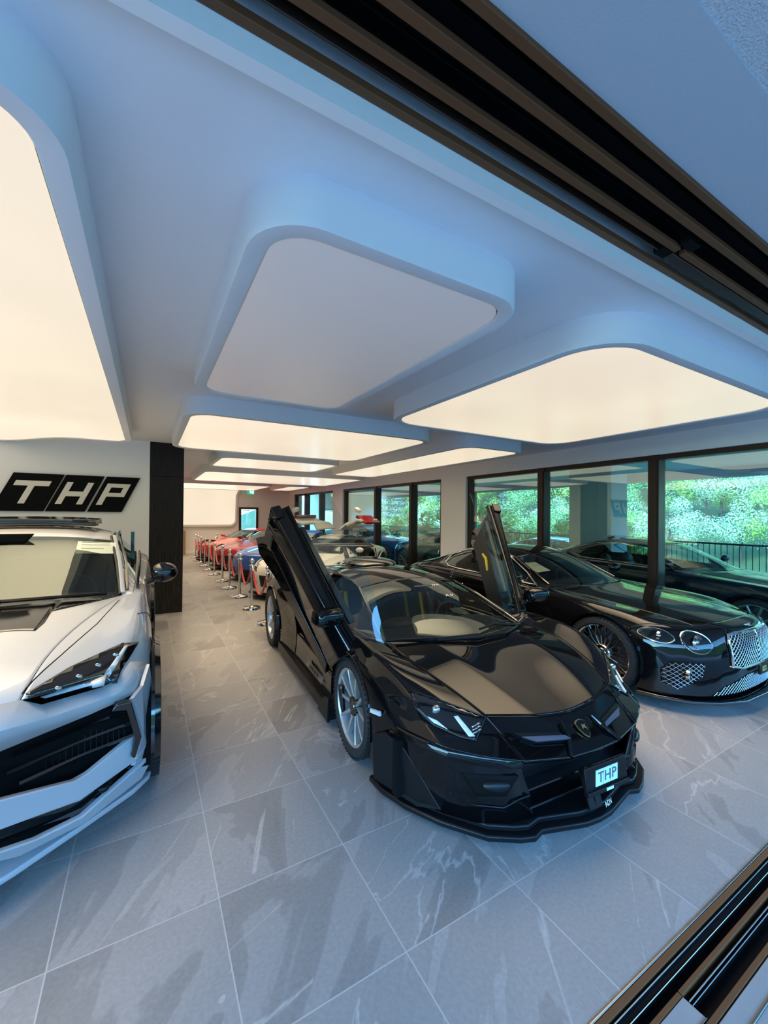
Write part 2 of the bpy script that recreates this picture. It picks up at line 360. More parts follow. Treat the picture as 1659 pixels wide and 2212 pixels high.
# ------------------------------------------------------------------ ceiling light panels
def panel(poly, lit, label, drop=PZ, group='light panels hanging in the ceiling', bend=None):
    """poly: inner (diffuser) outline, counter-clockwise"""
    t=thing('ceiling_light_panel',label,'ceiling light',(0,0,0),0,None)
    out=inset(poly,-.085); inn=poly; n=len(poly)
    bz=(lambda p:0) if bend is None else bend
    vs=[]; fs=[]
    rings=[(out,CZ+.01,0),(out,drop+.02,1),(inset(poly,-.075),drop,1),(inset(poly,-.01),drop,1),(inset(poly,-.003),drop+.004,1),(inset(poly,-.003),drop+.03,1)]
    for ring,z,b in rings:
        for p in ring: vs.append((p[0],p[1],z-(bz(p) if b else 0)))
    for r in range(len(rings)-1):
        for i in range(n): a=r*n+i; c=r*n+(i+1)%n; fs.append((a,c,c+n,a+n))
    MB().add(vs,fs).build('frame',M['ceil'],t,smooth=True,ang=50)
    d=inset(poly,.003)
    if bend is None: MB().prism(d,drop+.010,drop+.02).build('diffuser',M['light'] if lit else M['light_faint'],t)
    else:
        xs=[p[0] for p in d]; bm_=MB(); bm_.v=[(p[0],p[1],drop+.006-bz(p)) for p in d]; bm_.f=[tuple(range(n))]
        bm_.build('diffuser',M['light'],t)
    if lit:
        xs=[p[0] for p in poly]; ys=[p[1] for p in poly]; ld=bpy.data.lights.new('panel_fill','AREA'); ld.shape='RECTANGLE'
        x0,x1,y0,y1=max(min(xs),-3.2)+.12,max(xs)-.12,min(ys)+.12,min(max(ys),6.75)-.12 if bend is None and min(xs)<-1 else max(ys)-.12
        ld.size=x1-x0; ld.size_y=y1-y0; ld.energy=ld.size*ld.size_y*FILL_W; ld.color=(1.0,.77,.48); ld.spread=R(96)
        lo=bpy.data.objects.new('panel_fill',ld); COL.objects.link(lo); lo.location=((x0+x1)/2,(y0+y1)/2,drop+.004); lo.parent=t  # added fill light under the diffuser, brightens the room beyond the panel's own glow
    MB().prism(inset(poly,-.003),drop+.024,drop+.028).build('backing',M['black_matt'],t)
    return t
panel(rrect(.385,1.545,1.43,3.64,.16),False,'dim grey ceiling panel in front of the lit ones, with only a faint added glow')
panel(rrect(2.27,4.96,1.36,3.78,.30),True,'lit ceiling panel at right, nearest the big windows with a soft grey reflection band')
panel(rrect(.38,3.33,4.52,6.98,.22),True,'lit ceiling panel just behind the dim grey one, its left edge touching the dark column')
panel(rrect(4.05,5.18,4.55,9.6,.22),True,'long narrow lit ceiling panel running along the window wall behind the right-hand panel')
panel(rrect(1.16,3.38,7.75,9.3,.18),True,'small lit ceiling panel third in the row leading to the back wall')
panel(rrect(1.20,5.4,10.6,13.6,.2),True,'wide lit ceiling panel fourth in the row leading to the back wall')
panel(rrect(1.0,3.9,15.0,18.1,.2),True,'farthest lit ceiling panel before the glowing wall panel')
panel(rrect(4.5,5.25,14.6,17.3,.15),True,'little lit ceiling panel far back beside the last windows')
# large left panel with the waved far end
Apoly=[(-3.6,1.32)]+[(-.435+.15*math.sin(R(a)),1.47-.15*math.cos(R(a))) for a in range(0,91,10)]
Apoly+=[(-.285,6.72),(-.36,6.86),(-.5,6.90),(-.63,6.90),(-.80,6.90),(-.95,6.93),(-1.1,7.02),(-1.25,7.16),(-1.4,7.33),(-1.55,7.5),(-1.7,7.64),(-1.85,7.7),(-2.2,7.72),(-3.6,7.72)]
panel(Apoly,True,'huge lit ceiling panel at the left with a wavy end towards the sign wall')
# glowing wall panel on the back wall
t=thing('wall_light_panel','glowing cream wall panel with a rounded lower corner on the far back wall','wall light',(0,0,0))
wp=[(.45,1.22)]+[(3.10+.22*math.sin(R(a)),1.44-.22*math.cos(R(a))) for a in range(0,91,10)]+[(3.34,2.5),(3.42,2.68),(3.5,2.86),(.45,2.86)]
MB().prism(inset(wp,-.09),18.80,18.9,'y').build('frame',M['plaster'],t,bevel=.01)
MB().prism(wp,18.785,18.80,'y').build('diffuser',M['light'],t)

# ------------------------------------------------------------------ sign on the wall
def signpoly(x0,x1,z0,z1,sh=.145): return [(x0,z0),(x1,z0),(x1+sh*1.0,z1),(x0+sh,z1)]
sg=thing('wall_sign','black three-tile sign with cream letters T H P on the white wall','sign',(0,7.8,0))
SX0=-2.02; tw=.46; gap=.03; Z0,Z1=1.705,2.262; SH=.25
def slx(x,z): return x+(z-Z0)/(Z1-Z0)*SH
def spoly(pts): return [(slx(x,z),z) for x,z in pts]
starts=[-1.90,-1.29,-.80]; ends=[-1.34,-.84,-.36]
starts=[-1.93,-1.325,-.815]; ends=[-1.345,-.845,-.365]
for i,(a,b) in enumerate(zip(starts,ends)):
    tl=MB().prism(spoly([(a,Z0),(b,Z0),(b,Z1),(a,Z1)]),-.05,-.012,'y').build('sign_tile',M['black_matt'],sg,bevel=.003)
    w=b-a; l=a+.14*w; r_=b-.17*w; zb=Z0+.11; ztp=Z1-.11; s=.075
    mb=MB(); D=(-.062,-.051)
    def bar(p): mb.prism(spoly(p),*D,'y')
    if i==0:
        bar([(l,ztp-s),(r_,ztp-s),(r_,ztp),(l,ztp)]); c=(l+r_)/2; bar([(c-s/2,zb),(c+s/2,zb),(c+s/2,ztp-s),(c-s/2,ztp-s)])
    if i==1:
        bar([(l,zb),(l+s,zb),(l+s,ztp),(l,ztp)]); bar([(r_-s,zb),(r_,zb),(r_,ztp),(r_-s,ztp)]); c=(zb+ztp)/2-.01; bar([(l+s,c-s/2),(r_-s,c-s/2),(r_-s,c+s/2),(l+s,c+s/2)])
    if i==2:
        bar([(l,zb),(l+s,zb),(l+s,ztp),(l,ztp)]); bar([(l+s,ztp-s*.8),(r_,ztp-s*.8),(r_,ztp),(l+s,ztp)]); c=zb+.13
        bar([(l+s,c),(r_,c),(r_,c+s*.8),(l+s,c+s*.8)]); bar([(r_-s,c+s*.8),(r_,c+s*.8),(r_,ztp-s*.8),(r_-s,ztp-s*.8)])
    mb.build('letter',M['letter'],tl)
# ------------------------------------------------------------------ back of the room
d=struct('door_1', MB().box2((3.5,18.86,0),(3.60,19.0,1.99)).box2((4.24,18.86,0),(4.34,19.0,1.99)).box2((3.6,18.86,1.9),(4.24,19.0,1.99)).box2((3.6,18.86,0),(4.24,19.0,.15)), M['bronze'])
M['door_glass']=mat('blue_door_glass',(.10,.26,.40),.12)
MB().box2((3.6,18.93,.15),(4.24,18.95,1.9)).build('door_glass',M['pane'],d)
MB().box2((3.62,18.84,1.84),(3.95,18.87,1.875)).build('door_closer',M['steel_rail'],d)
M['exit']=mat('exit_green',(.0,.25,.15),.4,emit=(.02,.45,.28),es=1.0); M['exit_w']=mat('exit_white',(.9,1,.95),.4,emit=(.7,1,.9),es=1.6)
ex=thing('exit_sign','small green illuminated exit sign with a white running figure above the far door','sign',(3.92,18.5,2.66))
MB().box((0,0,0),(.30,.05,.20)).build('sign_box',M['exit'],ex,bevel=.005)
g=MB(); g.ell((-.02,-.03,.055),(.02,.008,.02),10,6); g.tube([(-.02,-.03,.04),(-.01,-.03,-.01),(-.04,-.03,-.06)],.012,6); g.tube([(-.01,-.03,-.01),(.03,-.03,-.03),(.03,-.03,-.07)],.011,6); g.tube([(-.06,-.03,.02),(-.015,-.03,.03),(.04,-.03,.01)],.009,6); g.box((.09,-.028,0),(.06,.004,.14))
g.build('running_figure',M['exit_w'],ex,smooth=True)
MB().box((0,0,.14),(.02,.02,.10)).build('bracket',M['plaster'],ex)
cm=thing('security_camera','tiny black dome camera hanging under the ceiling in the far right corner','camera',(5.3,18.6,2.79))
MB().ell((0,0,0),(.05,.05,.05)).build('dome',M['black_matt'],cm,smooth=True); MB().lathe([(0,.09),(.06,.09),(.06,.03),(.045,.02)],16).build('base',M['plaster'],cm,smooth=True)
tag(MB().box2((.9,18.5,0),(1.35,18.86,.98)).build('wooden_cabinet',mat('pale_wood',(.35,.22,.13),.5),bevel=.005),'low brown wooden cabinet against the back wall beside the dark column','cabinet')
# ------------------------------------------------------------------ outside: terrace, column, railing, hill and trees
struct('terrace_floor', MB().box2((6.75,-6,-.2),(11.6,30,-.02)), M['terrace'])
struct('ground', MB().box2((-40,-60,-3),(6.7,-6,-.4)), M['asphalt'])
M['ext_wall']=noisy(mat('grey_render',(.72,.76,.78),.9),60,.1,.3)
struct('pillar_outside', MB().box2((8.7,5.18,-.02),(9.32,6.2,2.9)), M['ext_wall'], bevel=.01)
struct('wall_outside', MB().box2((7.3,17.2,-.02),(7.6,22,2.9)).box2((7.6,20.0,-.02),(11.0,20.3,2.9)), M['plaster'])
struct('fascia', MB().box2((11.6,-2,2.66),(12,24,2.9)), M['soffit'])
rl=thing('balcony_railing','dark iron railing of thin vertical bars along the terrace edge outside the windows','railing',(11.4,0,0))
MB().box2((-.025,-2,1.08),(.025,24,1.12)).box2((-.02,-2,.08),(.02,24,.12)).build('handrail',M['iron'],rl)
bars=MB()
for k in range(230): bars.box((0,-2+k*.113,.6),(.012,.012,.96))
tag(bars.build('balusters',M['iron'],rl),'row of thin vertical railing bars',kind='stuff')
# hill
hb2=MB(); hb2.grid([[(x,y,-3+max(0,(-y-22))*.42+2.5*noise.noise(Vector((x*.06,y*.06,3)))+1.2*noise.noise(Vector((x*.3,y*.3,5)))) for x in [-90+3*i for i in range(60)]] for y in [-16-3*j for j in range(20)]])
def hillz(x,y): d=x-30; return -8+max(0,d)*.5+5*noise.noise(Vector((x*.02,y*.02,0)))
hb=MB(); hb.grid([[(x,y,hillz(x,y)) for x in [14+6*i for i in range(34)]] for y in [-60+8*j for j in range(40)]])
M['undergrowth']=noisy(mat('undergrowth',(.06,.10,.035),.95),.5,.5)
struct('hillside_behind', hb2, noisy(mat('wooded_slope',(.07,.12,.035),.95),.6,.6), smooth=True)
struct('hillside', hb, M['undergrowth'], smooth=True)
def leaf_mat(name,c,amt=.35):
    m=mat(name,c,.7); b=bsdf(m); noisy(m,1.1,amt)
    b.inputs['Transmission Weight'].default_value=0
    return m
LM=[leaf_mat('spring_leaves',(.34,.50,.10)),leaf_mat('pale_leaves',(.44,.55,.32)),leaf_mat('fir_needles',(.09,.17,.11)),leaf_mat('deep_leaves',(.20,.36,.12))]
M['bark']=mat('bark',(.09,.07,.05),.9)
def crown(kind,n,leaf,rng):
    """leaf clumps over a lumpy crown; unit height 1 from the ground"""
    mb=MB(); lobes=[]
    for k in range(16 if kind<2 or kind==3 else 1):
        a=rng.uniform(0,6.28); t=rng.uniform(.38,.9); w=.26*math.sin(math.pi*min(1,(t-.2)/.78))+.05
        lobes.append((w*math.cos(a)*.9,w*math.sin(a)*.9,t,rng.uniform(.12,.19)))
    for k in range(n):
        if kind==2:
            z=rng.random()**1.3; rr=.24*(1-z)*(0.55+.45*abs(math.sin(z*34)))+.01; a=rng.uniform(0,6.28); p=Vector((rr*math.cos(a),rr*math.sin(a),.08+.92*z)); nr=Vector((math.cos(a),math.sin(a),.3))
        else:
            l=rng.choice(lobes); d=Vector((rng.gauss(0,1),rng.gauss(0,1),rng.gauss(0,1)+.25)).normalized(); p=Vector(l[:3])+d*l[3]*rng.uniform(.75,1.08); nr=d
        u=nr.cross(Vector((rng.gauss(0,1),rng.gauss(0,1),rng.gauss(0,1)))).normalized(); w=nr.cross(u).normalized(); u=(u+nr*rng.uniform(-.6,.6)).normalized()
        s=leaf*rng.uniform(.6,1.3); i=len(mb.v)
        mb.v+=[tuple(p-u*s),tuple(p+w*s*.7),tuple(p+u*s),tuple(p-w*s*.7)]; mb.f.append((i,i+1,i+2,i+3))
    return mb
rng=random.Random(5)
protos=[]
names=[('broadleaf_tree','bright spring green broadleaf tree'),('pale_tree','pale silvery green tree with loose branches'),('fir_tree','dark narrow fir tree'),('broadleaf_tree','deep green broadleaf tree')]
for k in range(4):
    nm,lb=names[k]; t=thing(nm,lb,'tree',(0,0,0))
    crown(k,6500 if k!=2 else 5000,.0105 if k!=2 else .012,rng).build('foliage',LM[k],t)
    tr=MB(); tr.tube([(0,0,0),(.01,0,.3),(-.01,.01,.6)],[.018,.013,.006],6)
    if k!=2:
        for q in range(5): a=rng.uniform(0,6.28); tr.tube([(0,0,.3+.05*q),(.12*math.cos(a),.12*math.sin(a),.5+.06*q)],[.008,.003],5)
    tr.build('trunk',M['bark'],t); protos.append(t)
place=[]
for r_ in range(9):
    d=44+r_*10
    nn=15+r_*2
    for k in range(nn):
        az=16+62*(k+rng.uniform(.1,.9))/nn
        x=d*math.sin(R(az)); y=d*math.cos(R(az))+1.5
        dx=max(x,21); kk=rng.choices([0,1,2,3],[.36,.25,.16,.23])[0]
        if r_<2: kk=rng.choices([0,1,2,3],[.25,.6,.02,.13])[0]
        s=rng.uniform(6.5,9.5)*(1.25 if kk==2 else 1)*(1+.06*r_)*(.8 if r_<2 else 1)
        if x<20: continue
        place.append((x,y,kk,s,r_))
used=[False]*4
hz_words=['at the foot of the wooded hillside','low on the wooded hillside','in the middle of the wooded hillside','high on the wooded hillside']
for (x,y,kk,s,r_) in place:
    if used[kk]: o=copy_tree(protos[kk])
    else: o=protos[kk]; used[kk]=True
    o.location=(x,y,hillz(x,y)-.3); o.scale=(s*rng.uniform(.9,1.25),)*2+(s,); o.rotation_euler=(0,0,rng.uniform(0,6.28))
    o['label']=names[kk][1]+' '+hz_words[min(3,r_//2 if r_<6 else 3)]; o['group']=names[kk][1]+'s '+hz_words[min(3,r_//2 if r_<6 else 3)]
# hedge of bushes behind the railing
b0=None
for k in range(16):
    y=7.5+k*1.05
    if b0 is None:
        b0=thing('garden_bush','rounded light green bush just behind the terrace railing','bush'); crown(3,2400,.03,random.Random(9)).build('foliage',LM[0],b0); o=b0
        MB().tube([(0,0,0),(0,0,.5)],.02,6).build('stem',M['bark'],b0)
    else: o=copy_tree(b0)
    o.location=(12.9+.3*math.sin(k*2.1),y,-.9); o.scale=(2.6,2.6,2.6+.5*math.sin(k*1.7)); o['group']='bushes behind the terrace railing'; o.rotation_euler=(0,0,k*1.3)
# ------------------------------------------------------------------ car building kit
def paint(name,col,ior=1.45,rough=.35,coat=.6,metal=0.0):
    m=mat(name,col,rough,metal,ior,coat,.015); return m
M['black_paint']=mat('gloss_black_paint',(.003,.003,.0035),.03,0,1.42)
M['white_paint']=mat('gloss_white_paint',(.46,.48,.51),.4,0,1.45,1.0,.05)
M['gloss_black']=mat('gloss_black_trim',(.004,.004,.005),.08,0,1.8)
M['satin_black']=mat('satin_black_trim',(.005,.005,.006),.36,0,1.35)
M['rubber']=noisy(mat('tyre_rubber',(.012,.012,.013),.7),60,.3)
M['car_glass']=glass('car_glass',(.42,.46,.44),1.7)
M['clear_glass']=glass('clear_side_glass',(.80,.88,.84),1.6)
M['lens']=glass('lamp_lens',(.55,.6,.62),1.55)
M['cabin']=noisy(mat('black_leather',(.012,.012,.012),.5),40,.3)
M['cabin_tan']=mat('dark_dash',(.03,.028,.026),.55)
M['yellow']=mat('yellow_stripe',(.50,.36,.02),.45)
M['silver']=mat('silver_alloy',(.55,.57,.59),.3,.75)
M['dark_chrome']=mat('dark_chrome_alloy',(.42,.41,.41),.14,1.0)
M['disc']=mat('brake_disc',(.12,.12,.125),.35,.8)
M['led']=mat('lamp_silver',(.5,.55,.6),.15,.9)
M['drl']=mat('white_lamp_strip',(.62,.66,.70),.25)
M['amber']=mat('amber_lamp',(.7,.35,.02),.3)
M['paper']=mat('paper',(.75,.80,.62),.7)
M['ink']=mat('ink',(.08,.10,.12),.8)
M['gold']=mat('gold_emblem',(.65,.50,.22),.25,.9)
M['red_lamp']=mat('red_lamp',(.25,.01,.01),.1,0,1.6)

def subdiv_cage(rows, part, cr_col={}, cr_row={}, cr_edge={}, levels=3, mirror=True):
    """half cross-sections rows[i][j] -> smooth dense mesh split by part name; returns {part: (verts, faces)}"""
    bm=bmesh.new(); names=[]; vm={}
    cl=bm.edges.layers.float.new('crease_edge'); n=len(rows[0])
    def V(i,j,s):
        x,y,z=rows[i][j]
        k=(i,j,0 if (j==0 and abs(x)<1e-6) else s)
        if k not in vm: vm[k]=bm.verts.new((x*(s if s else 1),y,z))
        return vm[k]
    for s in ((1,-1) if mirror else (1,)):
        for i in range(len(rows)-1):
            for j in range(n-1):
                p=part(i,j)
                if p is None: continue
                if p not in names: names.append(p)
                q=[V(i,j,s),V(i,j+1,s),V(i+1,j+1,s),V(i+1,j,s)]
                if s<0: q=q[::-1]
                if len(set(q))<4:
                    q=list(dict.fromkeys(q))
                    if len(q)<3: continue
                try: f=bm.faces.new(q)
                except ValueError: continue
                f.material_index=names.index(p)*2+(0 if s>0 else 1)
    inv={v:k for k,v in vm.items()}
    for e in bm.edges:
        a,b=inv[e.verts[0]],inv[e.verts[1]]; c=0
        if a[1]==b[1]: c=max(c,cr_col.get(a[1],0))
        if a[0]==b[0]: c=max(c,cr_row.get(a[0],0))
        key=tuple(sorted((a[:2],b[:2]))); c=max(c,cr_edge.get(key,0))
        e[cl]=c
    me=bpy.data.meshes.new('cage'); bm.to_mesh(me); bm.free()
    for k in range(len(names)*2): me.materials.append(None)
    ob=bpy.data.objects.new('cage',me); COL.objects.link(ob)
    md=ob.modifiers.new('s','SUBSURF'); md.levels=levels; md.render_levels=levels; md.boundary_smooth='PRESERVE_CORNERS'
    dg=bpy.context.evaluated_depsgraph_get(); ev=bpy.data.meshes.new_from_object(ob.evaluated_get(dg))
    out={}
    co=[v.co.copy() for v in ev.vertices]; no=[v.normal.copy() for v in ev.vertices]
    for p in ev.polygons:
        k=(names[p.material_index//2], 1 if p.material_index%2==0 else -1)
        out.setdefault(k,[]).append(tuple(p.vertices))
    bpy.data.objects.remove(ob); bpy.data.meshes.remove(me); bpy.data.meshes.remove(ev)
    return co,out
def grab(co,out,keys,arches=(),gap=.002,keep=None):
    """collect faces of (part,side) keys; cut wheel arches (yc,zc,r,xmin); pull the open edges in by gap"""
    fs=[]
    for k in keys: fs+=out.get(k,[])
    bm=bmesh.new(); mp={}
    for f in fs:
        vv=[]
        for i in f:
            if i not in mp: mp[i]=bm.verts.new(co[i])
            vv.append(mp[i])
        try: bm.faces.new(vv)
        except ValueError: pass
    if keep:
        bmesh.ops.delete(bm,geom=[f for f in bm.faces if not keep(f.calc_center_median())],context='FACES')
    for (yc,zc,r,xm) in arches:
        def ins(c): return abs(c.x)>xm and (c.y-yc)**2+(c.z-zc)**2<r*r
        bmesh.ops.delete(bm,geom=[f for f in bm.faces if ins(f.calc_center_median())],context='FACES')
        for v in bm.verts:
            if v.is_boundary and abs(v.co.x)>xm:
                d=math.hypot(v.co.y-yc,v.co.z-zc)
                if abs(d-r)<.035 and d>1e-4: v.co.y=yc+(v.co.y-yc)*r/d; v.co.z=zc+(v.co.z-zc)*r/d
    if gap:
        mv={}
        for v in bm.verts:
            if v.is_boundary and v.link_faces:
                c=sum((f.calc_center_median() for f in v.link_faces),Vector())/len(v.link_faces); d=c-v.co
                if d.length>1e-6 and not (abs(v.co.x)<1e-5): mv[v]=v.co+d.normalized()*gap
        for v,c in mv.items(): v.co=c
    bm.verts.index_update(); vs=[tuple(v.co) for v in bm.verts]; ff=[tuple(w.index for w in f.verts) for f in bm.faces]
    bm.free(); mb=MB(); mb.v=vs; mb.f=ff; return mb
def shell(mb,name,m,parent,solid=.006,ang=40):
    """smooth panel with thickness; normals kept as they are"""
    me=bpy.data.meshes.new(name); me.from_pydata(mb.v,[],mb.f)
    for p in me.polygons: p.use_smooth=True
    me.materials.append(m); ob=bpy.data.objects.new(name,me); COL.objects.link(ob); ob.parent=parent
    if solid:
        md=ob.modifiers.new('solid','SOLIDIFY'); md.thickness=solid; md.offset=-1
    if ang:
        try: me.set_sharp_from_angle(angle=R(ang))
        except Exception: pass
    return ob
def arch_lip(yc,zc,r,x,w=.05,a0=-10,a1=190,th=.012,n=40):
    """rolled edge around a wheel opening plus the dark liner inside, on side s=sign(x)"""
    mb=MB(); s=1 if x>0 else -1
    prof=[]
    for k in range(n+1):
        a=R(a0+(a1-a0)*k/n); c,d=math.cos(a),math.sin(a)
        prof.append([(x-s*.03,yc+(r+th)*c,zc+(r+th)*d),(x,yc+(r+th*.6)*c,zc+(r+th*.6)*d),(x,yc+(r)*c,zc+(r)*d),(x-s*w,yc+(r-.004)*c,zc+(r-.004)*d)])
    mb.grid(prof); return mb
def liner(yc,zc,r,x,n=24,depth=.30):
    mb=MB(); s=1 if x>0 else -1
    mb.grid([[(x,yc+r*math.cos(R(-20+220*k/n)),zc+r*math.sin(R(-20+220*k/n))),(x-s*depth,yc+r*math.cos(R(-20+220*k/n)),zc+r*math.sin(R(-20+220*k/n)))] for k in range(n+1)])
    mb.prism([(yc+r*math.cos(R(-20+220*k/n)),zc+r*math.sin(R(-20+220*k/n))) for k in range(n+1)],x-s*depth,x-s*(depth+.01),'x'); return mb
def wheel(parent,pos,rad,width,rim_r,style,side,rim_m,steer=0,cap_m=None,caliper=None,letter=None,detail=True):
    """side: +1 outer face towards +x. tyre is the part 'wheel', the rest its children"""
    t=MB(); w=width/2
    prof=[(rim_r-.005,-w*.86),(rim_r+.006,-w*.93),(rad-.055,-w),(rad-.02,-w*.97),(rad-.004,-w*.80),(rad,-w*.6),(rad,w*.6),(rad-.004,w*.80),(rad-.02,w*.97),(rad-.055,w),(rim_r+.006,w*.93),(rim_r-.005,w*.86)]
    t.lathe(prof,72,'x')
    if detail:
        for q in (-.5,-.17,.17,.5): t.lathe([(rad+.0005,w*(q-.03)),(rad-.001,w*q),(rad+.0005,w*(q+.03))],72,'x')
        for k in range(60):
            a=2*math.pi*k/60
            for sgn in (-1,1):
                c=Matrix.Rotation(a,4,'X'); t.box((sgn*w*.80,0,rad-.004),(w*.34,.016,.012),c)
    wo=t.build('wheel',M['rubber'],parent,smooth=True,ang=30); wo.location=pos; wo.rotation_euler=(0,0,(math.pi if side<0 else 0)+R(steer))
    rm=MB(); rm.lathe([(rim_r-.002,w*.90),(rim_r-.010,w*.90),(rim_r-.022,w*.80),(rim_r-.03,w*.4),(rim_r-.04,-w*.8),(rim_r,-w*.86)],72,'x')
    rm.build('rim',rim_m,wo,smooth=True,ang=30)
    MB().lathe([(.03,-w*.1),(rim_r*.80,-w*.1),(rim_r*.80,0),(.03,0)],48,'x').build('brake_disc',M['disc'],wo,smooth=True,ang=30)
    MB().lathe([(0,-w*.55),(rim_r-.03,-w*.55)],32,'x').build('brake_backing',M['satin_black'],wo)
    if caliper:
        c=MB(); c.lathe([(rim_r*.55,.0),(rim_r*.82,.0),(rim_r*.82,w*.3),(rim_r*.55,w*.3),(rim_r*.55,0)],14,'x',arc=(R(20),R(85))); c.build('brake_caliper',caliper,wo,bevel=.006)
    def bar(mb,p,q,w0,w1,x0,x1,th,rise=.0):
        """tapering spoke from p to q in the wheel plane (y,z); x0/x1 = depth of its face"""
        P=Vector(p); Q=Vector(q); d=(Q-P).normalized(); nn=Vector((-d.y,d.x)); vs=[]
        for (c,wd,xx) in ((P,w0,x0),((P+Q)/2,(w0+w1)/2,(x0+x1)/2+rise),(Q,w1,x1)):
            for sg,dx,k in ((-1,-th,1.0),(-1,-.004,1.0),(-.55,0,1),(.55,0,1),(1,-.004,1.0),(1,-th,1.0)):
                u=c+nn*sg*wd/2; vs.append((xx+dx,u.x,u.y))
        fs=[]
        for r in range(2):
            for k in range(6): a=r*6+k; b=r*6+(k+1)%6; fs.append((a,b,b+6,a+6))
        fs.append(tuple(range(6))); fs.append(tuple(range(12,18))[::-1]); mb.add(vs,fs)
    ox=w*.80; hub=.075 if style=='mesh' else .055
    def pol(r,a): return (r*math.cos(a),r*math.sin(a))
    units=[]
    if style=='twin5':      # ten slim spokes in five V pairs
        for k in range(5):
            mb=MB(); a=2*math.pi*k/5+R(18)
            for sg in (-1,1):
                bar(mb,pol(hub*.9,a+sg*.22),pol(rim_r-.010,a+sg*.31),.027,.020,ox*.80,ox*1.06,.035,.004)
            units.append(mb)
    elif style=='twin7':
        for k in range(7):
            mb=MB(); a=2*math.pi*k/7
            for sg in (-1,1): bar(mb,pol(hub*.9,a+sg*.10),pol(rim_r-.012,a+sg*.25),.030,.020,ox*.85,ox*1.05,.03)
            units.append(mb)
    elif style=='mesh':     # many forked spokes
        for k in range(20):
            mb=MB(); a=2*math.pi*k/20
            m=pol(rim_r*.60,a+.02); bar(mb,pol(hub,a),m,.012,.012,ox*.80,ox*.95,.02)
            for sg in (-1,1): bar(mb,m,pol(rim_r-.012,a+.02+sg*.13),.010,.010,ox*.95,ox*1.05,.018)
            units.append(mb)
    else:
        for k in range(5):
            mb=MB(); a=2*math.pi*k/5+.3; bar(mb,pol(hub,a),pol(rim_r-.012,a),.07,.05,ox*.85,ox*1.02,.03); units.append(mb)
    for mb in units: mb.build('spoke',rim_m,wo)
    cap=MB(); cr_=hub*1.15; cap.lathe([(0,ox*.98),(cr_*.55,ox*.98),(cr_*.62,ox*.93),(cr_*.9,ox*.9),(cr_,ox*.8),(cr_*1.02,ox*.4)],32,'x')
    if style=='twin5':
        for k in range(20): cap.box((ox*.86,0,cr_*.92),(ox*.14,.008,.014),Matrix.Rotation(2*math.pi*k/20,4,'X'))
    co_=cap.build('hub_cap',cap_m or rim_m,wo,smooth=True,ang=30)
    if letter:
        xf=Matrix.Translation((ox*1.0,0,0)) @ Matrix.Rotation(R(90),4,'Z') @ Matrix.Rotation(R(90),4,'X')
        text_mesh(letter,.062,.002,M['silver'],'hub_letter',co_,xf,sx=1.1)
    return wo
def patch(pts,name,m,parent,th=.006,bevel=0,off=(0,0,0)):
    """planar-ish polygon plate with thickness along its normal; pts counter-clockwise seen from outside"""
    P=[Vector(p)+Vector(off) for p in pts]; nr=Vector()
    for i in range(len(P)): nr+=P[i].cross(P[(i+1)%len(P)])
    nr.normalize(); n=len(P); mb=MB()
    mb.v=[tuple(p) for p in P]+[tuple(p-nr*th) for p in P]
    mb.f=[tuple(range(n)),tuple(range(n,2*n))[::-1]]+[(i,n+i,n+(i+1)%n,(i+1)%n) for i in range(n)]
    return mb.build(name,m,parent,bevel=bevel)
def mir(pts): return [(-p[0],)+tuple(p[1:]) for p in pts][::-1]
def both(fn):
    for s in (1,-1): fn(s)
def sx_(pts,s): return [tuple(p) for p in pts] if s>0 else mir(pts)
def seat(parent,x,y,z,m,stripe=None,h=.72,w=.50):
    """bucket seat facing -y"""
    mb=MB()
    sh=Matrix.Translation((x,y,z))
    mb.ell((0,0,.0),(w/2,.27,.10),18,8,sh)
    bk=sh@Matrix.Translation((0,.30,.05))@Matrix.Rotation(R(-18),4,'X')
    mb.ell((0,0,h*.42),(w/2,.085,h*.45),18,10,bk); mb.ell((0,0,h*.90),(w*.27,.06,.13),14,8,bk)
    for s in (-1,1): mb.ell((s*w*.42,-.05,h*.35),(.05,.08,h*.33),10,8,bk)
    so_=mb.build('seat',m,parent,smooth=True,ang=60)
    if stripe:
        st=MB()
        for s in (-1,1): st.box((s*w*.20,-.085,h*.46),(.035,.012,h*.62),bk)
        st.build('seat_stripe',stripe,so_)
    return so_
def steering(parent,x,y,z,m,r=.17,rake=62):
    xf=Matrix.Translation((x,y,z))@Matrix.Rotation(R(rake),4,'X')
    mb=MB(); mb.tube([(r*math.cos(a*math.pi/16),r*math.sin(a*math.pi/16),0) for a in range(32)],.013,8,closed=True,xf=xf)
    for a in (0,180,270): mb.tube([(0,0,-.02),(r*math.cos(R(a)),r*math.sin(R(a)),0)],.012,6,xf=xf)
    mb.ell((0,0,-.02),(.05,.05,.02),12,6,xf); return mb.build('steering_wheel',m,parent,smooth=True)
def car_empty(name,label,cat,O,deg,axle,group=None):
    """O world position of the front axle centre; local y grows to the rear, nose at y=0"""
    a=R(deg); b=Vector((math.sin(a),math.cos(a)))
    return thing(name,label,cat,(O[0]-b.x*axle,O[1]-b.y*axle,0),-a,group)
from mathutils.bvhtree import BVHTree
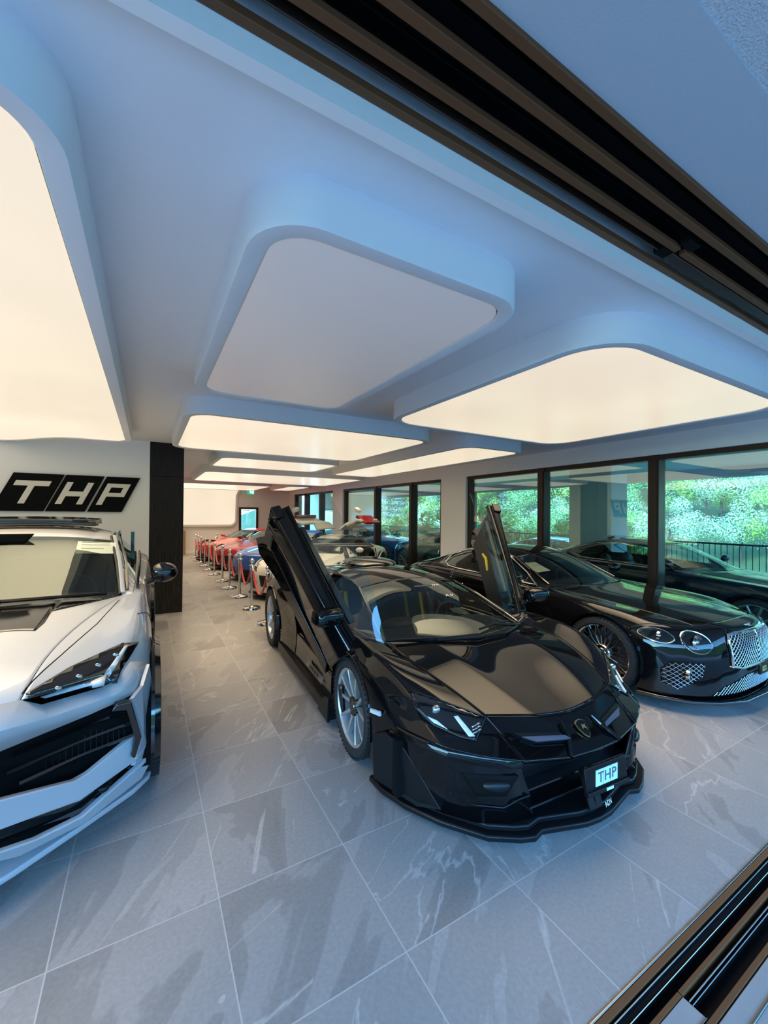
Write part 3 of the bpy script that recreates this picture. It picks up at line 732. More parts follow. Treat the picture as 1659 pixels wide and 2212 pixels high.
class Skin:
    """the body surface of a car, to lay lamps, seams and inlays onto"""
    def __init__(s,co,out): s.t=BVHTree.FromPolygons([tuple(c) for c in co],[f for fs in out.values() for f in fs])
    def basis(s,D):
        D=Vector(D).normalized(); a=Vector((0,0,1)) if abs(D.z)<.8 else Vector((0,1,0)); u=D.cross(a).normalized(); v=u.cross(D).normalized(); return D,u,v
    def hit(s,p,D,back=1.5):
        D=Vector(D).normalized(); h=s.t.ray_cast(Vector(p)-D*back,D)
        if h[0] is None: return Vector(p),-D
        n=h[1]
        if n.dot(D)>0: n=-n
        return h[0],n
    def drape(s,polys,D,off=.004,res=.03,th=.004,flat=None):
        D,u,v=s.basis(D); mb=MB()
        if not isinstance(polys[0][0],(list,tuple,Vector)): polys=[polys]
        for poly in polys:
            q=[(Vector(p).dot(u),Vector(p).dot(v)) for p in poly]; dd=sum(Vector(p).dot(D) for p in poly)/len(poly)
            ar=sum(q[i-1][0]*q[i][1]-q[i][0]*q[i-1][1] for i in range(len(q)))
            if ar<0: q=q[::-1]
            x0,x1=min(a for a,b in q),max(a for a,b in q); y0,y1=min(b for a,b in q),max(b for a,b in q)
            nx=max(2,int((x1-x0)/res)+1); ny=max(2,int((y1-y0)/res)+1)
            bm=bmesh.new(); g=[[bm.verts.new((x0+(x1-x0)*i/nx,y0+(y1-y0)*j/ny,0)) for i in range(nx+1)] for j in range(ny+1)]
            for j in range(ny):
                for i in range(nx): bm.faces.new((g[j][i],g[j][i+1],g[j+1][i+1],g[j+1][i]))
            for k in range(len(q)):
                a,b=q[k-1],q[k]; e=Vector((b[0]-a[0],b[1]-a[1],0))
                if e.length<1e-6: continue
                bmesh.ops.bisect_plane(bm,geom=bm.verts[:]+bm.edges[:]+bm.faces[:],plane_co=(a[0],a[1],0),plane_no=(e.y,-e.x,0),clear_outer=True)
            bm.verts.index_update(); vs=[]
            for w in bm.verts:
                p=u*w.co.x+v*w.co.y+D*dd; h,n=s.hit(p,D); vs.append(tuple(h-D*off))
            o=len(mb.v); mb.v+=vs; mb.f+=[tuple(w.index+o for w in f.verts) for f in bm.faces]; bm.free()
        return mb
    def panel(s,polys,D,name,m,parent,off=.004,res=.03,th=.004):
        mb=s.drape(polys,D,off,res); ob=shell(mb,name,m,parent,solid=0,ang=0)
        # orient outwards
        me=ob.data; bm=bmesh.new(); bm.from_mesh(me); bmesh.ops.remove_doubles(bm,verts=bm.verts,dist=1e-5); bm.normal_update()
        for f in bm.faces:
            if f.normal.dot(Vector(D))>0: f.normal_flip()
        bm.to_mesh(me); bm.free()
        if th: md=ob.modifiers.new('solid','SOLIDIFY'); md.thickness=th+off; md.offset=-1
        return ob
    def line(s,pts,D,name,m,parent,r=.0025,off=.0,n=6,closed=False):
        P=[Vector(p) for p in pts]; out=[]
        if closed: P.append(P[0])
        for a,b in zip(P[:-1],P[1:]):
            k=max(1,int((b-a).length/.03))
            for i in range(k): out.append(a.lerp(b,i/k))
        out.append(P[-1]); D_=Vector(D).normalized()
        out=[s.hit(p,D)[0]-D_*off for p in out]
        return MB().tube(out,r,n).build(name,m,parent,smooth=True)
def ringpts(c,r,D,n=28,rz=None):
    """ellipse of points around c facing direction D (for laying round lamps)"""
    D=Vector(D).normalized(); u=D.cross(Vector((0,0,1))).normalized(); v=u.cross(D); rz=rz or r
    return [tuple(Vector(c)+u*r*math.cos(2*math.pi*k/n)+v*rz*math.sin(2*math.pi*k/n)) for k in range(n)]
# ------------------------------------------------------------------ black supercar with raised doors
def build_supercar():
    t=car_empty('sports_car','low black supercar with both doors raised, silver front wheels and a wide front splitter','car',(2.22,2.55),4,1.12)
    rows=[
     [(0,-.10,.425),(.20,-.085,.425),(.46,-.02,.435),(.64,.07,.455),(.80,.21,.47),(.93,.47,.49),(.955,.60,.33),(.955,.62,.14)],
     [(0,.0,.485),(.15,.015,.49),(.49,.12,.515),(.67,.20,.52),(.83,.35,.545),(.945,.56,.54),(.965,.64,.35),(.96,.66,.14)],
     [(0,.085,.545),(.26,.115,.568),(.525,.215,.58),(.70,.30,.61),(.86,.47,.645),(.955,.66,.60),(.975,.69,.36),(.965,.70,.14)],
     [(0,.36,.625),(.32,.37,.667),(.60,.42,.66),(.76,.50,.70),(.885,.64,.745),(.97,.77,.655),(.985,.78,.38),(.965,.78,.14)],
     [(0,.66,.70),(.37,.70,.745),(.70,.80,.735),(.80,.84,.765),(.90,.90,.80),(.98,.94,.68),(.99,.95,.40),(.965,.95,.14)],
     [(0,.90,.762),(.38,.98,.765),(.675,1.20,.735),(.79,1.24,.775),(.89,1.26,.80),(.98,1.30,.69),(.98,1.32,.40),(.95,1.34,.14)],
     [(0,1.10,.835),(.36,1.15,.832),(.655,1.38,.792),(.83,1.46,.78),(.91,1.47,.785),(.975,1.50,.67),(.955,1.52,.38),(.95,1.52,.14)],
     [(0,1.50,.975),(.33,1.53,.960),(.600,1.68,.908),(.85,1.80,.795),(.93,1.82,.785),(.965,1.84,.66),(.93,1.86,.38),(.95,1.86,.14)],
     [(0,1.88,1.085),(.30,1.90,1.07),(.545,1.98,1.00),(.85,2.10,.81),(.935,2.12,.795),(.955,2.14,.66),(.91,2.14,.38),(.95,2.14,.14)],
     [(0,2.36,1.13),(.29,2.36,1.112),(.52,2.38,1.045),(.845,2.42,.83),(.945,2.44,.81),(.955,2.46,.67),(.895,2.46,.38),(.95,2.46,.14)],
     [(0,2.80,1.125),(.29,2.80,1.105),(.50,2.80,1.04),(.83,2.80,.855),(.95,2.80,.84),(.97,2.80,.69),(.90,2.80,.40),(.95,2.80,.14)],
     [(0,3.20,1.08),(.28,3.20,1.065),(.48,3.20,1.00),(.80,3.20,.89),(.96,3.20,.865),(1.0,3.20,.72),(.98,3.20,.42),(.97,3.20,.14)],
     [(0,3.82,1.0),(.28,3.82,.99),(.47,3.82,.955),(.77,3.82,.92),(.945,3.82,.90),(1.02,3.82,.74),(1.02,3.82,.44),(1.0,3.82,.16)],
     [(0,4.35,.93),(.28,4.35,.925),(.47,4.35,.915),(.75,4.35,.90),(.91,4.35,.875),(1.0,4.35,.73),(1.0,4.35,.45),(.98,4.35,.2)],
     [(0,4.66,.90),(.28,4.66,.90),(.46,4.66,.895),(.72,4.62,.88),(.85,4.58,.85),(.92,4.52,.70),(.92,4.52,.45),(.90,4.52,.25)],
     [(0,4.72,.55),(.28,4.72,.55),(.46,4.72,.55),(.72,4.68,.54),(.85,4.62,.52),(.90,4.58,.50),(.90,4.58,.42),(.88,4.56,.28)]]
    def part(i,j):
        if i<2 and j<2: return 'nose'
        if i<2: return 'fender' if j>1 else 'nose'
        if i<5: return 'hood' if j<2 else 'fender'
        if i<8:
            if j<2: return 'windshield'
        if i<10 and j<2: return 'roof'
        if i in (6,7,8,9):
            if j==2: return 'side_window'
            if j in (3,4,5): return 'door'
            if j==6: return 'sill'
        if i==5: return 'pillar' if j==2 else ('fender' if j<6 else 'sill')
        if i>=10:
            if j<2: return 'engine_cover' if i<14 else 'rear'
            return 'quarter' if i<14 else 'rear'
        return 'quarter'
    co,out=subdiv_cage(rows,part,cr_edge={((i,1),(i+1,1)):.85 for i in range(5)},cr_col={2:.85,3:.3,4:.35,5:.45},cr_row={0:1,1:.5,2:.75,5:.3,10:.2},levels=4)
    sk=Skin(co,out)
    A=[(1.12,.335,.372,.6),(3.82,.36,.395,.6)]
    def g(names,**kw): return grab(co,out,[(n,s) for n in names for s in (1,-1)],**kw)
    shell(g(['hood'],gap=.0015),'hood',M['black_paint'],t)
    shell(g(['nose'],arches=[],gap=0),'nose_panel',M['black_paint'],t,solid=.02)
    for s in (1,-1):
        shell(grab(co,out,[('fender',s)],arches=A),'fender',M['black_paint'],t)
        shell(grab(co,out,[('quarter',s)],arches=A),'rear_fender',M['black_paint'],t)
        shell(grab(co,out,[('pillar',s)],gap=0),'windshield_pillar',M['gloss_black'],t)
        shell(grab(co,out,[('sill',s)],gap=0),'side_sill',M['gloss_black'],t,solid=.03)
    shell(g(['roof']),'roof',M['black_paint'],t)
    shell(g(['engine_cover']),'engine_cover',M['black_paint'],t)
    shell(g(['rear'],gap=0),'rear_panel',M['satin_black'],t)
    ws=shell(g(['windshield'],gap=.004),'windshield',M['car_glass'],t,solid=0)
    # windscreen surround: dark band under the glass edge
    both(lambda s: MB().tube([(s*.675,1.20,.738),(s*.66,1.36,.795),(s*.605,1.66,.908),(s*.548,1.98,1.004)],.014,8).build('windshield_pillar',M['gloss_black'],t,smooth=True))
    both(lambda s: MB().tube([(s*.548,1.98,1.0),(s*.53,2.2,1.03),(s*.515,2.5,1.045),(s*.50,2.82,1.035)],.016,8).build('roof_rail',M['black_paint'],t,smooth=True))
    MB().tube([(-.66,1.19,.742),(-.38,.975,.772),(0,.895,.77),(.38,.975,.772),(.66,1.19,.742)],.012,8).build('cowl_trim',M['satin_black'],ws,smooth=True)
    both(lambda s: patch(sx_([(.675,1.22,.742),(.80,1.40,.775),(.84,1.70,.80),(.70,1.62,.86),(.60,1.70,.92),(.65,1.42,.81)],s),'pillar_panel',M['satin_black'],t,.01,off=(s*.002,0,0)))
    # doors: the door skins, lifted about the front hinge
    for s,(th,ph,ps,h) in ((-1,(52,15,10,(-.88,1.40,.40))),(1,(48,-5,-15,(.88,1.40,.60)))):
        hv=Vector(h)
        xf=Matrix.Translation(hv)@Matrix.Rotation(R(ps),4,'Z')@Matrix.Rotation(-R(ph),4,'Y')@Matrix.Rotation(R(th),4,'X')@Matrix.Translation(-hv)
        if s<0: xf=Matrix.Translation(hv)@Matrix.Rotation(R(ps),4,'Z')@Matrix.Rotation(-R(ph),4,'Y')@Matrix.Rotation(R(th),4,'X')@Matrix.Translation(-hv)
        d=grab(co,out,[('door',s)],arches=[],gap=.003); d.v=[tuple(xf@Vector(p)) for p in d.v]
        do=shell(d,'door',M['black_paint'],t,solid=.05,ang=40)
        do['label']='raised scissor door'
        w=grab(co,out,[('side_window',s)],gap=.01); w.v=[tuple(xf@Vector(p)) for p in w.v]
        shell(w,'door_glass',M['clear_glass'],do,solid=0)
        # belt moulding and lower blade
        MB().tube([(s*.845,1.50,.775),(s*.86,1.82,.80),(s*.86,2.1,.82),(s*.85,2.42,.84),(s*.84,2.78,.862)],.012,8,xf=xf).build('belt_moulding',M['black_matt'],do,smooth=True)
        bl=MB().prism([(1.56,.20),(2.50,.18),(2.86,.08),(2.98,.20),(2.84,.42),(1.60,.33)],s*.905,s*.945,'x',xf=xf); bl.build('door_blade',M['black_paint'],do,bevel=.006)
        bl=MB().prism([(2.70,.38),(2.84,.40),(2.84,.86),(2.72,.86)],s*.87,s*.955,'x',xf=xf); bl.build('door_trailing_edge',M['black_paint'],do,bevel=.01)
        ip=MB().prism([(1.58,.30),(2.66,.30),(2.72,.80),(1.60,.74)],s*.865,s*.80,'x',xf=xf)
        ip.prism([(1.75,.62),(2.60,.62),(2.62,.80),(1.70,.76)],s*.80,s*.74,'x',xf=xf); ip.build('door_lining',M['cabin'],do,bevel=.02)
        MB().tube([(s*.735,2.08,.58),(s*.73,2.2,.63),(s*.735,2.30,.58)],[.012,.018,.012],8,xf=xf).build('door_handle',M['yellow'],do,smooth=True)
        # mirror on the door, moved with it
        mm=MB(); mm.ell((0,0,0),(.115,.06,.062),20,12); mxf=xf@Matrix.Translation((s*1.07,1.60,.80))
        if s<0: mxf=Matrix.Translation((-1.08,1.30,.935))@Matrix.Rotation(R(12),4,'Z')
        else: mxf=Matrix.Translation((1.02,1.30,.94))@Matrix.Rotation(R(-12),4,'Z')
        mm.v=[]; mm.f=[]
        mm.grid([[( x*.11,y_*.055*(1 if q else 1),z*.06) for (x,z) in [(-1,-.6),(-.9,.8),(-.5,1),(.8,1),(1,.6),(.95,-.7),(.4,-1),(-.8,-1),(-1,-.6)]] for y_,q in ((-1,0),(-.4,1),(.8,1))])
        mm2=MB(); ps_=[(-1,-.5),(-.92,.75),(-.6,1),(.75,1),(1,.6),(.95,-.7),(.5,-1),(-.8,-.95)]
        for k,(yy,sc_) in enumerate(((-.075,.55),(-.06,.85),(-.02,1.0),(.05,.97))): mm2.v+=[(p[0]*.115*sc_,yy,p[1]*.062*sc_) for p in ps_]
        for r_ in range(3):
            for k in range(8): a=r_*8+k; b=r_*8+(k+1)%8; mm2.f.append((a,b,b+8,a+8))
        mm2.f.append(tuple(range(8))); mm2.f.append(tuple(range(24,32)))
        mm2.v=[tuple(mxf@Vector(p)) for p in mm2.v]
        mo=mm2.build('mirror',M['black_paint'],t,smooth=True,ang=50)
        MB().tube([mxf@Vector((-s*.06,.02,-.04)),mxf@Vector((-s*.14,.06,-.12)),mxf@Vector((-s*.20,.10,-.18))],[.022,.02,.025],8).build('mirror_arm',M['gloss_black'],mo,smooth=True)
    # front bumper faces under the nose edge
    def bumper(s):
        P=lambda *a: sx_(a,s)
        # upper lip underside
        patch(P((0,-.095,.42),(0,.02,.37),(.42,.07,.375),(.46,-.015,.43),(.20,-.08,.42)),'bumper_underside',M['gloss_black'],t)
        # faceted pod between the mouth and the wheel
        gr=[[(.46,-.012,.430),(.55,.025,.438),(.66,.085,.452),(.78,.19,.463),(.88,.345,.475),(.945,.50,.485)],
            [(.455,.0,.365),(.56,.055,.38),(.67,.12,.395),(.785,.215,.405),(.885,.375,.415),(.955,.55,.42)],
            [(.40,.0,.235),(.54,.045,.25),(.66,.115,.26),(.775,.215,.26),(.86,.37,.25),(.965,.60,.27)],
            [(.365,.005,.10),(.52,.03,.10),(.66,.11,.10),(.775,.24,.10),(.865,.40,.10),(.965,.64,.10)]]
        mb=MB().grid([sx_(r,s) for r in gr]); pod=mb.build('bumper_corner',M['black_paint'],t,smooth=True,solid=.02,ang=6)
        bt=BVHTree.FromPolygons(mb.v,mb.f); ps=Skin.__new__(Skin); ps.t=bt; F=(-.25*s,1,-.1)
        rc=ps.panel([P((.715,.2,.345),(.47,.02,.350),(.53,.02,.245),(.655,.13,.235))],F,'intake_recess',M['black_matt'],pod,off=.003,th=.004)
        MB().ell((0,0,0),(.075,.02,.032),16,8,Matrix.Translation((s*.575,.060,.298))@Matrix.Rotation(s*R(28),4,'Z')@Matrix.Rotation(R(-25),4,'X')).build('intake_vane',M['satin_black'],rc,smooth=True,ang=60)
        ps.line(P((.40,.0,.235),(.455,.02,.22),(.54,.04,.185),(.70,.15,.19),(.76,.2,.23)),F,'bumper_crease',M['satin_black'],pod,r=.004)
        patch(P((.970,.57,.43),(.895,.46,.37),(.775,.27,.115),(.87,.36,.105),(.985,.68,.105),(.985,.70,.36)),'side_fin',M['satin_black'],t,.02,bevel=.003,off=(s*.012,-.02,0))
        # nose slots
        patch(P((.17,.018,.495),(.14,-.02,.470),(.36,.04,.475),(.43,.105,.510)),'nose_intake',M['satin_black'],t,.02,off=(0,-.012,.012))
        patch(P((.165,.0,.487),(.145,-.022,.474),(.34,.03,.478),(.40,.075,.495)),'intake_duct',mat('slate_duct',(.05,.065,.10),.4),t,.01,off=(0,-.020,.018))
        MB().tube([(s*.12,.05,.535),(s*.14,-.02,.492),(s*.20,-.085,.428)],[.006,.014,.012],8).build('nose_rib',M['black_paint'],t,smooth=True)
    both(bumper)
    both(lambda s: sk.line([(s*.527,.215,.59),(s*.60,.42,.68),(s*.70,.80,.75),(s*.66,1.14,.75)],(0,0,-1),'bonnet_seam',M['black_matt'],t,r=.003))
    sk.line([(-.525,.215,.60),(-.2,.10,.58),(0,.085,.56),(.2,.10,.58),(.525,.215,.60)],(0,.2,-1),'bonnet_seam',M['black_matt'],t,r=.003)
    MB().box2((-.42,.10,.09),(.42,.14,.40)).build('mouth_recess',M['satin_black'],t)
    MB().box2((-.95,.45,.10),(.95,.50,.42)).build('mouth_recess',M['black_matt'],t)
    MB().prism([(-.40,.16),(.40,.16),(.40,.172),(-.40,.172)],-.0,.1,'y').prism([(-.40,.24),(.40,.24),(.40,.25),(-.40,.25)],.02,.1,'y').build('mouth_bar',M['gloss_black'],t)
    both(lambda s: patch(sx_([(.02,-.02,.30),(.0,-.09,.105),(.05,-.09,.105),(.055,-.02,.30)],s),'splitter_support',M['satin_black'],t,.012))
    # splitter in two tiers
    half=[(0,-.115),(.10,-.108),(.355,-.042),(.42,-.062),(.50,-.035),(.64,.045),(.80,.235),(.91,.42),(.975,.60),(.99,.74)]
    out_=half+[(x-.09,y+.02) for x,y in [half[-1]]]+[(.70,.60)]
    poly=[(-x,y) for x,y in out_[::-1]]+out_[1:]
    MB().prism(poly,.040,.072).build('front_splitter',M['satin_black'],t,bevel=.008)
    h2=[(0,-.075),(.10,-.07),(.34,-.005),(.43,-.02),(.50,.005),(.62,.075),(.77,.26),(.88,.44),(.945,.62),(.95,.74)]
    o2=h2+[(.70,.6)]; poly=[(-x,y) for x,y in o2[::-1]]+o2[1:]
    so_=MB().prism(poly,.072,.104).build('splitter_tier',M['satin_black'],t,bevel=.008)
    text_mesh('ADV',.035,.001,M['letter'],'splitter_lettering',so_,Matrix.Translation((.12,-.075,.088))@Matrix.Rotation(R(8),4,'Z')@Matrix.Rotation(R(60),4,'X'))
    # underbody and side skirts
    MB().box2((-.80,.5,.11),(.80,4.5,.18)).build('underbody',M['black_matt'],t)
    both(lambda s: MB().prism([(1.50,.065),(3.42,.065),(3.40,.16),(1.52,.16)],s*.93,s*1.0,'x').prism([(1.50,.05),(1.78,.05),(1.60,.22),(1.50,.24)],s*.985,s*1.01,'x').build('side_skirt',M['satin_black'],t,bevel=.006))
    # arches
    for s in (1,-1):
        arch_lip(1.12,.335,.372,s*.984).build('arch_edge',M['black_paint'],t,smooth=True)
        arch_lip(3.82,.36,.395,s*1.018).build('arch_edge',M['black_paint'],t,smooth=True)
        liner(1.12,.335,.374,s*.96).build('wheel_well',M['black_matt'],t,smooth=True)
        liner(3.82,.36,.397,s*.99).build('wheel_well',M['black_matt'],t,smooth=True)
    for s in (1,-1):
        wheel(t,(s*.860,1.12,.332),.332,.245,.262,'twin5',s,M['silver'],cap_m=M['gloss_black'],caliper=M['yellow'],steer=0)
        wheel(t,(s*.865,3.82,.355),.355,.33,.275,'twin5',s,M['silver'],cap_m=M['gloss_black'],caliper=M['yellow'])
    # headlights
    def lamp(s):
        P=lambda a: sx_(a,s)
        DD=(-.30*s,.80,-.52)
        hp=sk.panel([P([(.525,.21,.575),(.635,.16,.495),(.70,.20,.51),(.80,.30,.55),(.865,.37,.63),(.88,.41,.725),(.70,.30,.655)])],DD,'headlamp',M['gloss_black'],t,off=.004,th=.02,res=.02)
        sk.line(P([(.525,.21,.575),(.635,.16,.495),(.70,.20,.51),(.80,.30,.55),(.865,.37,.63),(.88,.41,.725),(.70,.30,.655)]),DD,'lamp_edge',M['satin_black'],hp,r=.004,off=.006,closed=True)
        sk.panel([P([(.628,.17,.512),(.660,.18,.514),(.700,.25,.600),(.680,.24,.604)]),P([(.640,.17,.508),(.70,.2,.520),(.80,.3,.562),(.855,.36,.635),(.835,.36,.625),(.785,.29,.578),(.69,.2,.540)])],DD,'light_strip',M['drl'],hp,off=.010,res=.02)
        sk.panel([P([(.575+.0*k,.19,.560-.018*k),(.625,.19,.548-.018*k),(.630,.19,.555-.018*k),(.58,.19,.568-.018*k)]) for k in range(3)],DD,'lamp_fins',M['dark_chrome'],hp,off=.010,res=.02)
        h_,n_=sk.hit((s*.775,.3,.635),DD); MB().ell(tuple(h_),(.026,.022,.024),16,10).build('projector',M['led'],hp,smooth=True)
    both(lamp)
    both(lambda s: (lambda o: MB().box((s*.972,.672,.4875),(.006,.03,.016)).build('amber_bulb',M['amber'],o))(patch(sx_([(.975,.63,.505),(.968,.635,.475),(.985,.745,.455),(.985,.745,.478)],s),'side_marker',M['drl'],t,.012,off=(.004*s,-.01,.01))))
    # bonnet emblem
    em=[(x*.034,z*.046) for x,z in [(0,-1),(.55,-.62),(.9,0),(1,.7),(.55,.92),(0,1),(-.55,.92),(-1,.7),(-.9,0),(-.55,-.62)]]
    exf=Matrix.Translation((0,-.005,.497))@Matrix.Rotation(R(-52),4,'X')
    e=MB().prism([(x*1.15,z*1.12) for x,z in em],-.004,.004,'y',xf=exf).build('emblem',M['gold'],t)
    MB().prism(em,-.008,-.003,'y',xf=exf).build('emblem_field',M['black_matt'],e)
    MB().prism([(-.016,-.006),(-.004,.002),(.006,-.004),(.016,-.014),(.012,.006),(.018,.02),(.004,.014),(-.006,.022),(-.012,.012)],-.011,-.006,'y',xf=exf).build('emblem_figure',M['gold'],e)
    # plate holder
    pxf=Matrix.Translation((.02,-.125,.305))@Matrix.Rotation(R(-6),4,'X')
    pl=MB().box((0,0,0),(.33,.016,.125),pxf).box((0,-.006,-.062),(.33,.03,.022),pxf).build('plate_holder',M['satin_black'],t,bevel=.003)
    M['plate_face']=mat('plate_face',(.62,.80,.78),.4)
    for k in range(3): MB().prism([(-.095+k*.060,-.038),(-.040+k*.060,-.038),(-.028+k*.060,.040),(-.083+k*.060,.040)],-.011,-.008,'y',xf=pxf).build('plate_tile',M['plate_face'],pl)
    text_mesh('THP',.072,.0008,M['ink'],'plate_lettering',pl,pxf@Matrix.Translation((-.004,-.0125,-.0))@Matrix.Rotation(R(90),4,'X'),shear=.12,font_sp=1.12,sx=1.05)
    MB().box((-.0,-.0225,-.062),(.055,.002,.014),pxf).build('plate_label',M['plate_face'],pl)
    # wipers
    w=MB(); w.tube([(-.62,1.10,.765),(-.30,.93,.788),(-.02,.885,.792)],.009,6); w.tube([(-.36,.94,.775),(-.05,.86,.780),(.25,.88,.778),(.50,1.02,.765)],[.012,.014,.014,.010],6)
    w.tube([(.05,.96,.805),(.26,1.02,.812),(.45,1.08,.80)],.009,6); w.tube([(.25,1.02,.808),(.40,1.00,.792),(.56,1.06,.765)],[.009,.012,.014],6)
    w.build('wiper',M['satin_black'],t,smooth=True)
    # sill badge
    sb=patch([(-.935,2.30,.235),(-.915,2.30,.285),(-.915,1.80,.285),(-.935,1.80,.235)][::-1],'sill_badge',mat('badge_metal',(.30,.27,.24),.3,.7),t,.004,off=(-.03,0,0))
    text_mesh('AVENTADOR',.048,.001,M['satin_black'],'badge_lettering',sb,Matrix.Translation((-.962,2.05,.262))@Matrix.Rotation(R(-90),4,'Z')@Matrix.Rotation(R(72),4,'X'),shear=.2)
    # cabin
    MB().box2((-.70,1.30,.15),(.70,2.9,.22)).box2((-.15,1.35,.2),(.15,2.8,.42)).box2((-.80,2.75,.2),(.80,2.85,.98)).build('cabin_floor',M['cabin'],t)
    both(lambda s: MB().prism([(1.36,.14),(2.78,.14),(2.78,.36),(1.36,.34)],s*.70,s*.90,'x').build('door_sill',M['cabin'],t,bevel=.02))
    ds=MB(); ds.grid([[(-.78,y_,z-.04),(-.5,y_,z),(0,y_-.02,z+.01),(.5,y_,z),(.78,y_,z-.04)] for y_,z in ((.98,.70),(1.15,.745),(1.40,.76),(1.62,.73),(1.68,.60),(1.66,.42))])
    ds.build('dashboard',M['cabin'],t,smooth=True)
    MB().ell((-.36,1.50,.76),(.17,.12,.05)).ell((.0,1.45,.75),(.12,.10,.04)).build('instrument_hood',M['cabin'],t,smooth=True)
    # steering wheel on the image-right seat (left-hand drive car)
    steering(t,.36,1.78,.66,M['cabin'],rake=68)
    for x in (-.36,.36): seat(t,x,2.20,.30,M['cabin'],M['yellow'],h=.66)
    MB().box((0,1.72,1.0),(.20,.02,.06)).tube([(0,1.72,1.0),(0,1.74,1.045)],.008).build('rear_view_mirror',M['gloss_black'],t,bevel=.01)
    # writing drawn on the screen glass
    for txt,sz,px_,py_ in (('VPA',.055,.12,1.72),('A.V',.06,.14,1.50)):
        h_,n_=sk.hit((px_,py_,1.0),(0,.2,-1)); nn=n_ if n_.z>0 else -n_
        text_mesh(txt,sz,.0004,M['letter'],'window_writing',ws,Matrix.Translation(h_+nn*.003)@nn.to_track_quat('Z','Y').to_matrix().to_4x4()@Matrix.Rotation(R(170),4,'Z')@Matrix.Rotation(R(180),4,'Z'),shear=.4)
    # engine scoop and rear wing
    MB().ell((0,2.98,1.12),(.30,.42,.055),24,10).build('roof_scoop',M['gloss_black'],t,smooth=True)
    wg=MB(); wg.grid([[(x,4.55+c[0]+.05*abs(x),1.19+c[1]-.03*abs(x)**2) for x in (-.80,-.6,-.3,0,.3,.6,.80)] for c in ((0,0),(.14,.03),(.30,.035),(.30,.02),(.14,.0),(0,-.01),(0,0))])
    wg.build('rear_wing',M['black_paint'],t,smooth=True,ang=60)
    both(lambda s: MB().prism([(4.3,.88),(4.55,.88),(4.75,1.19),(4.65,1.19)],s*.30,s*.32,'x').build('wing_strut',M['gloss_black'],t))
    return t
build_supercar()
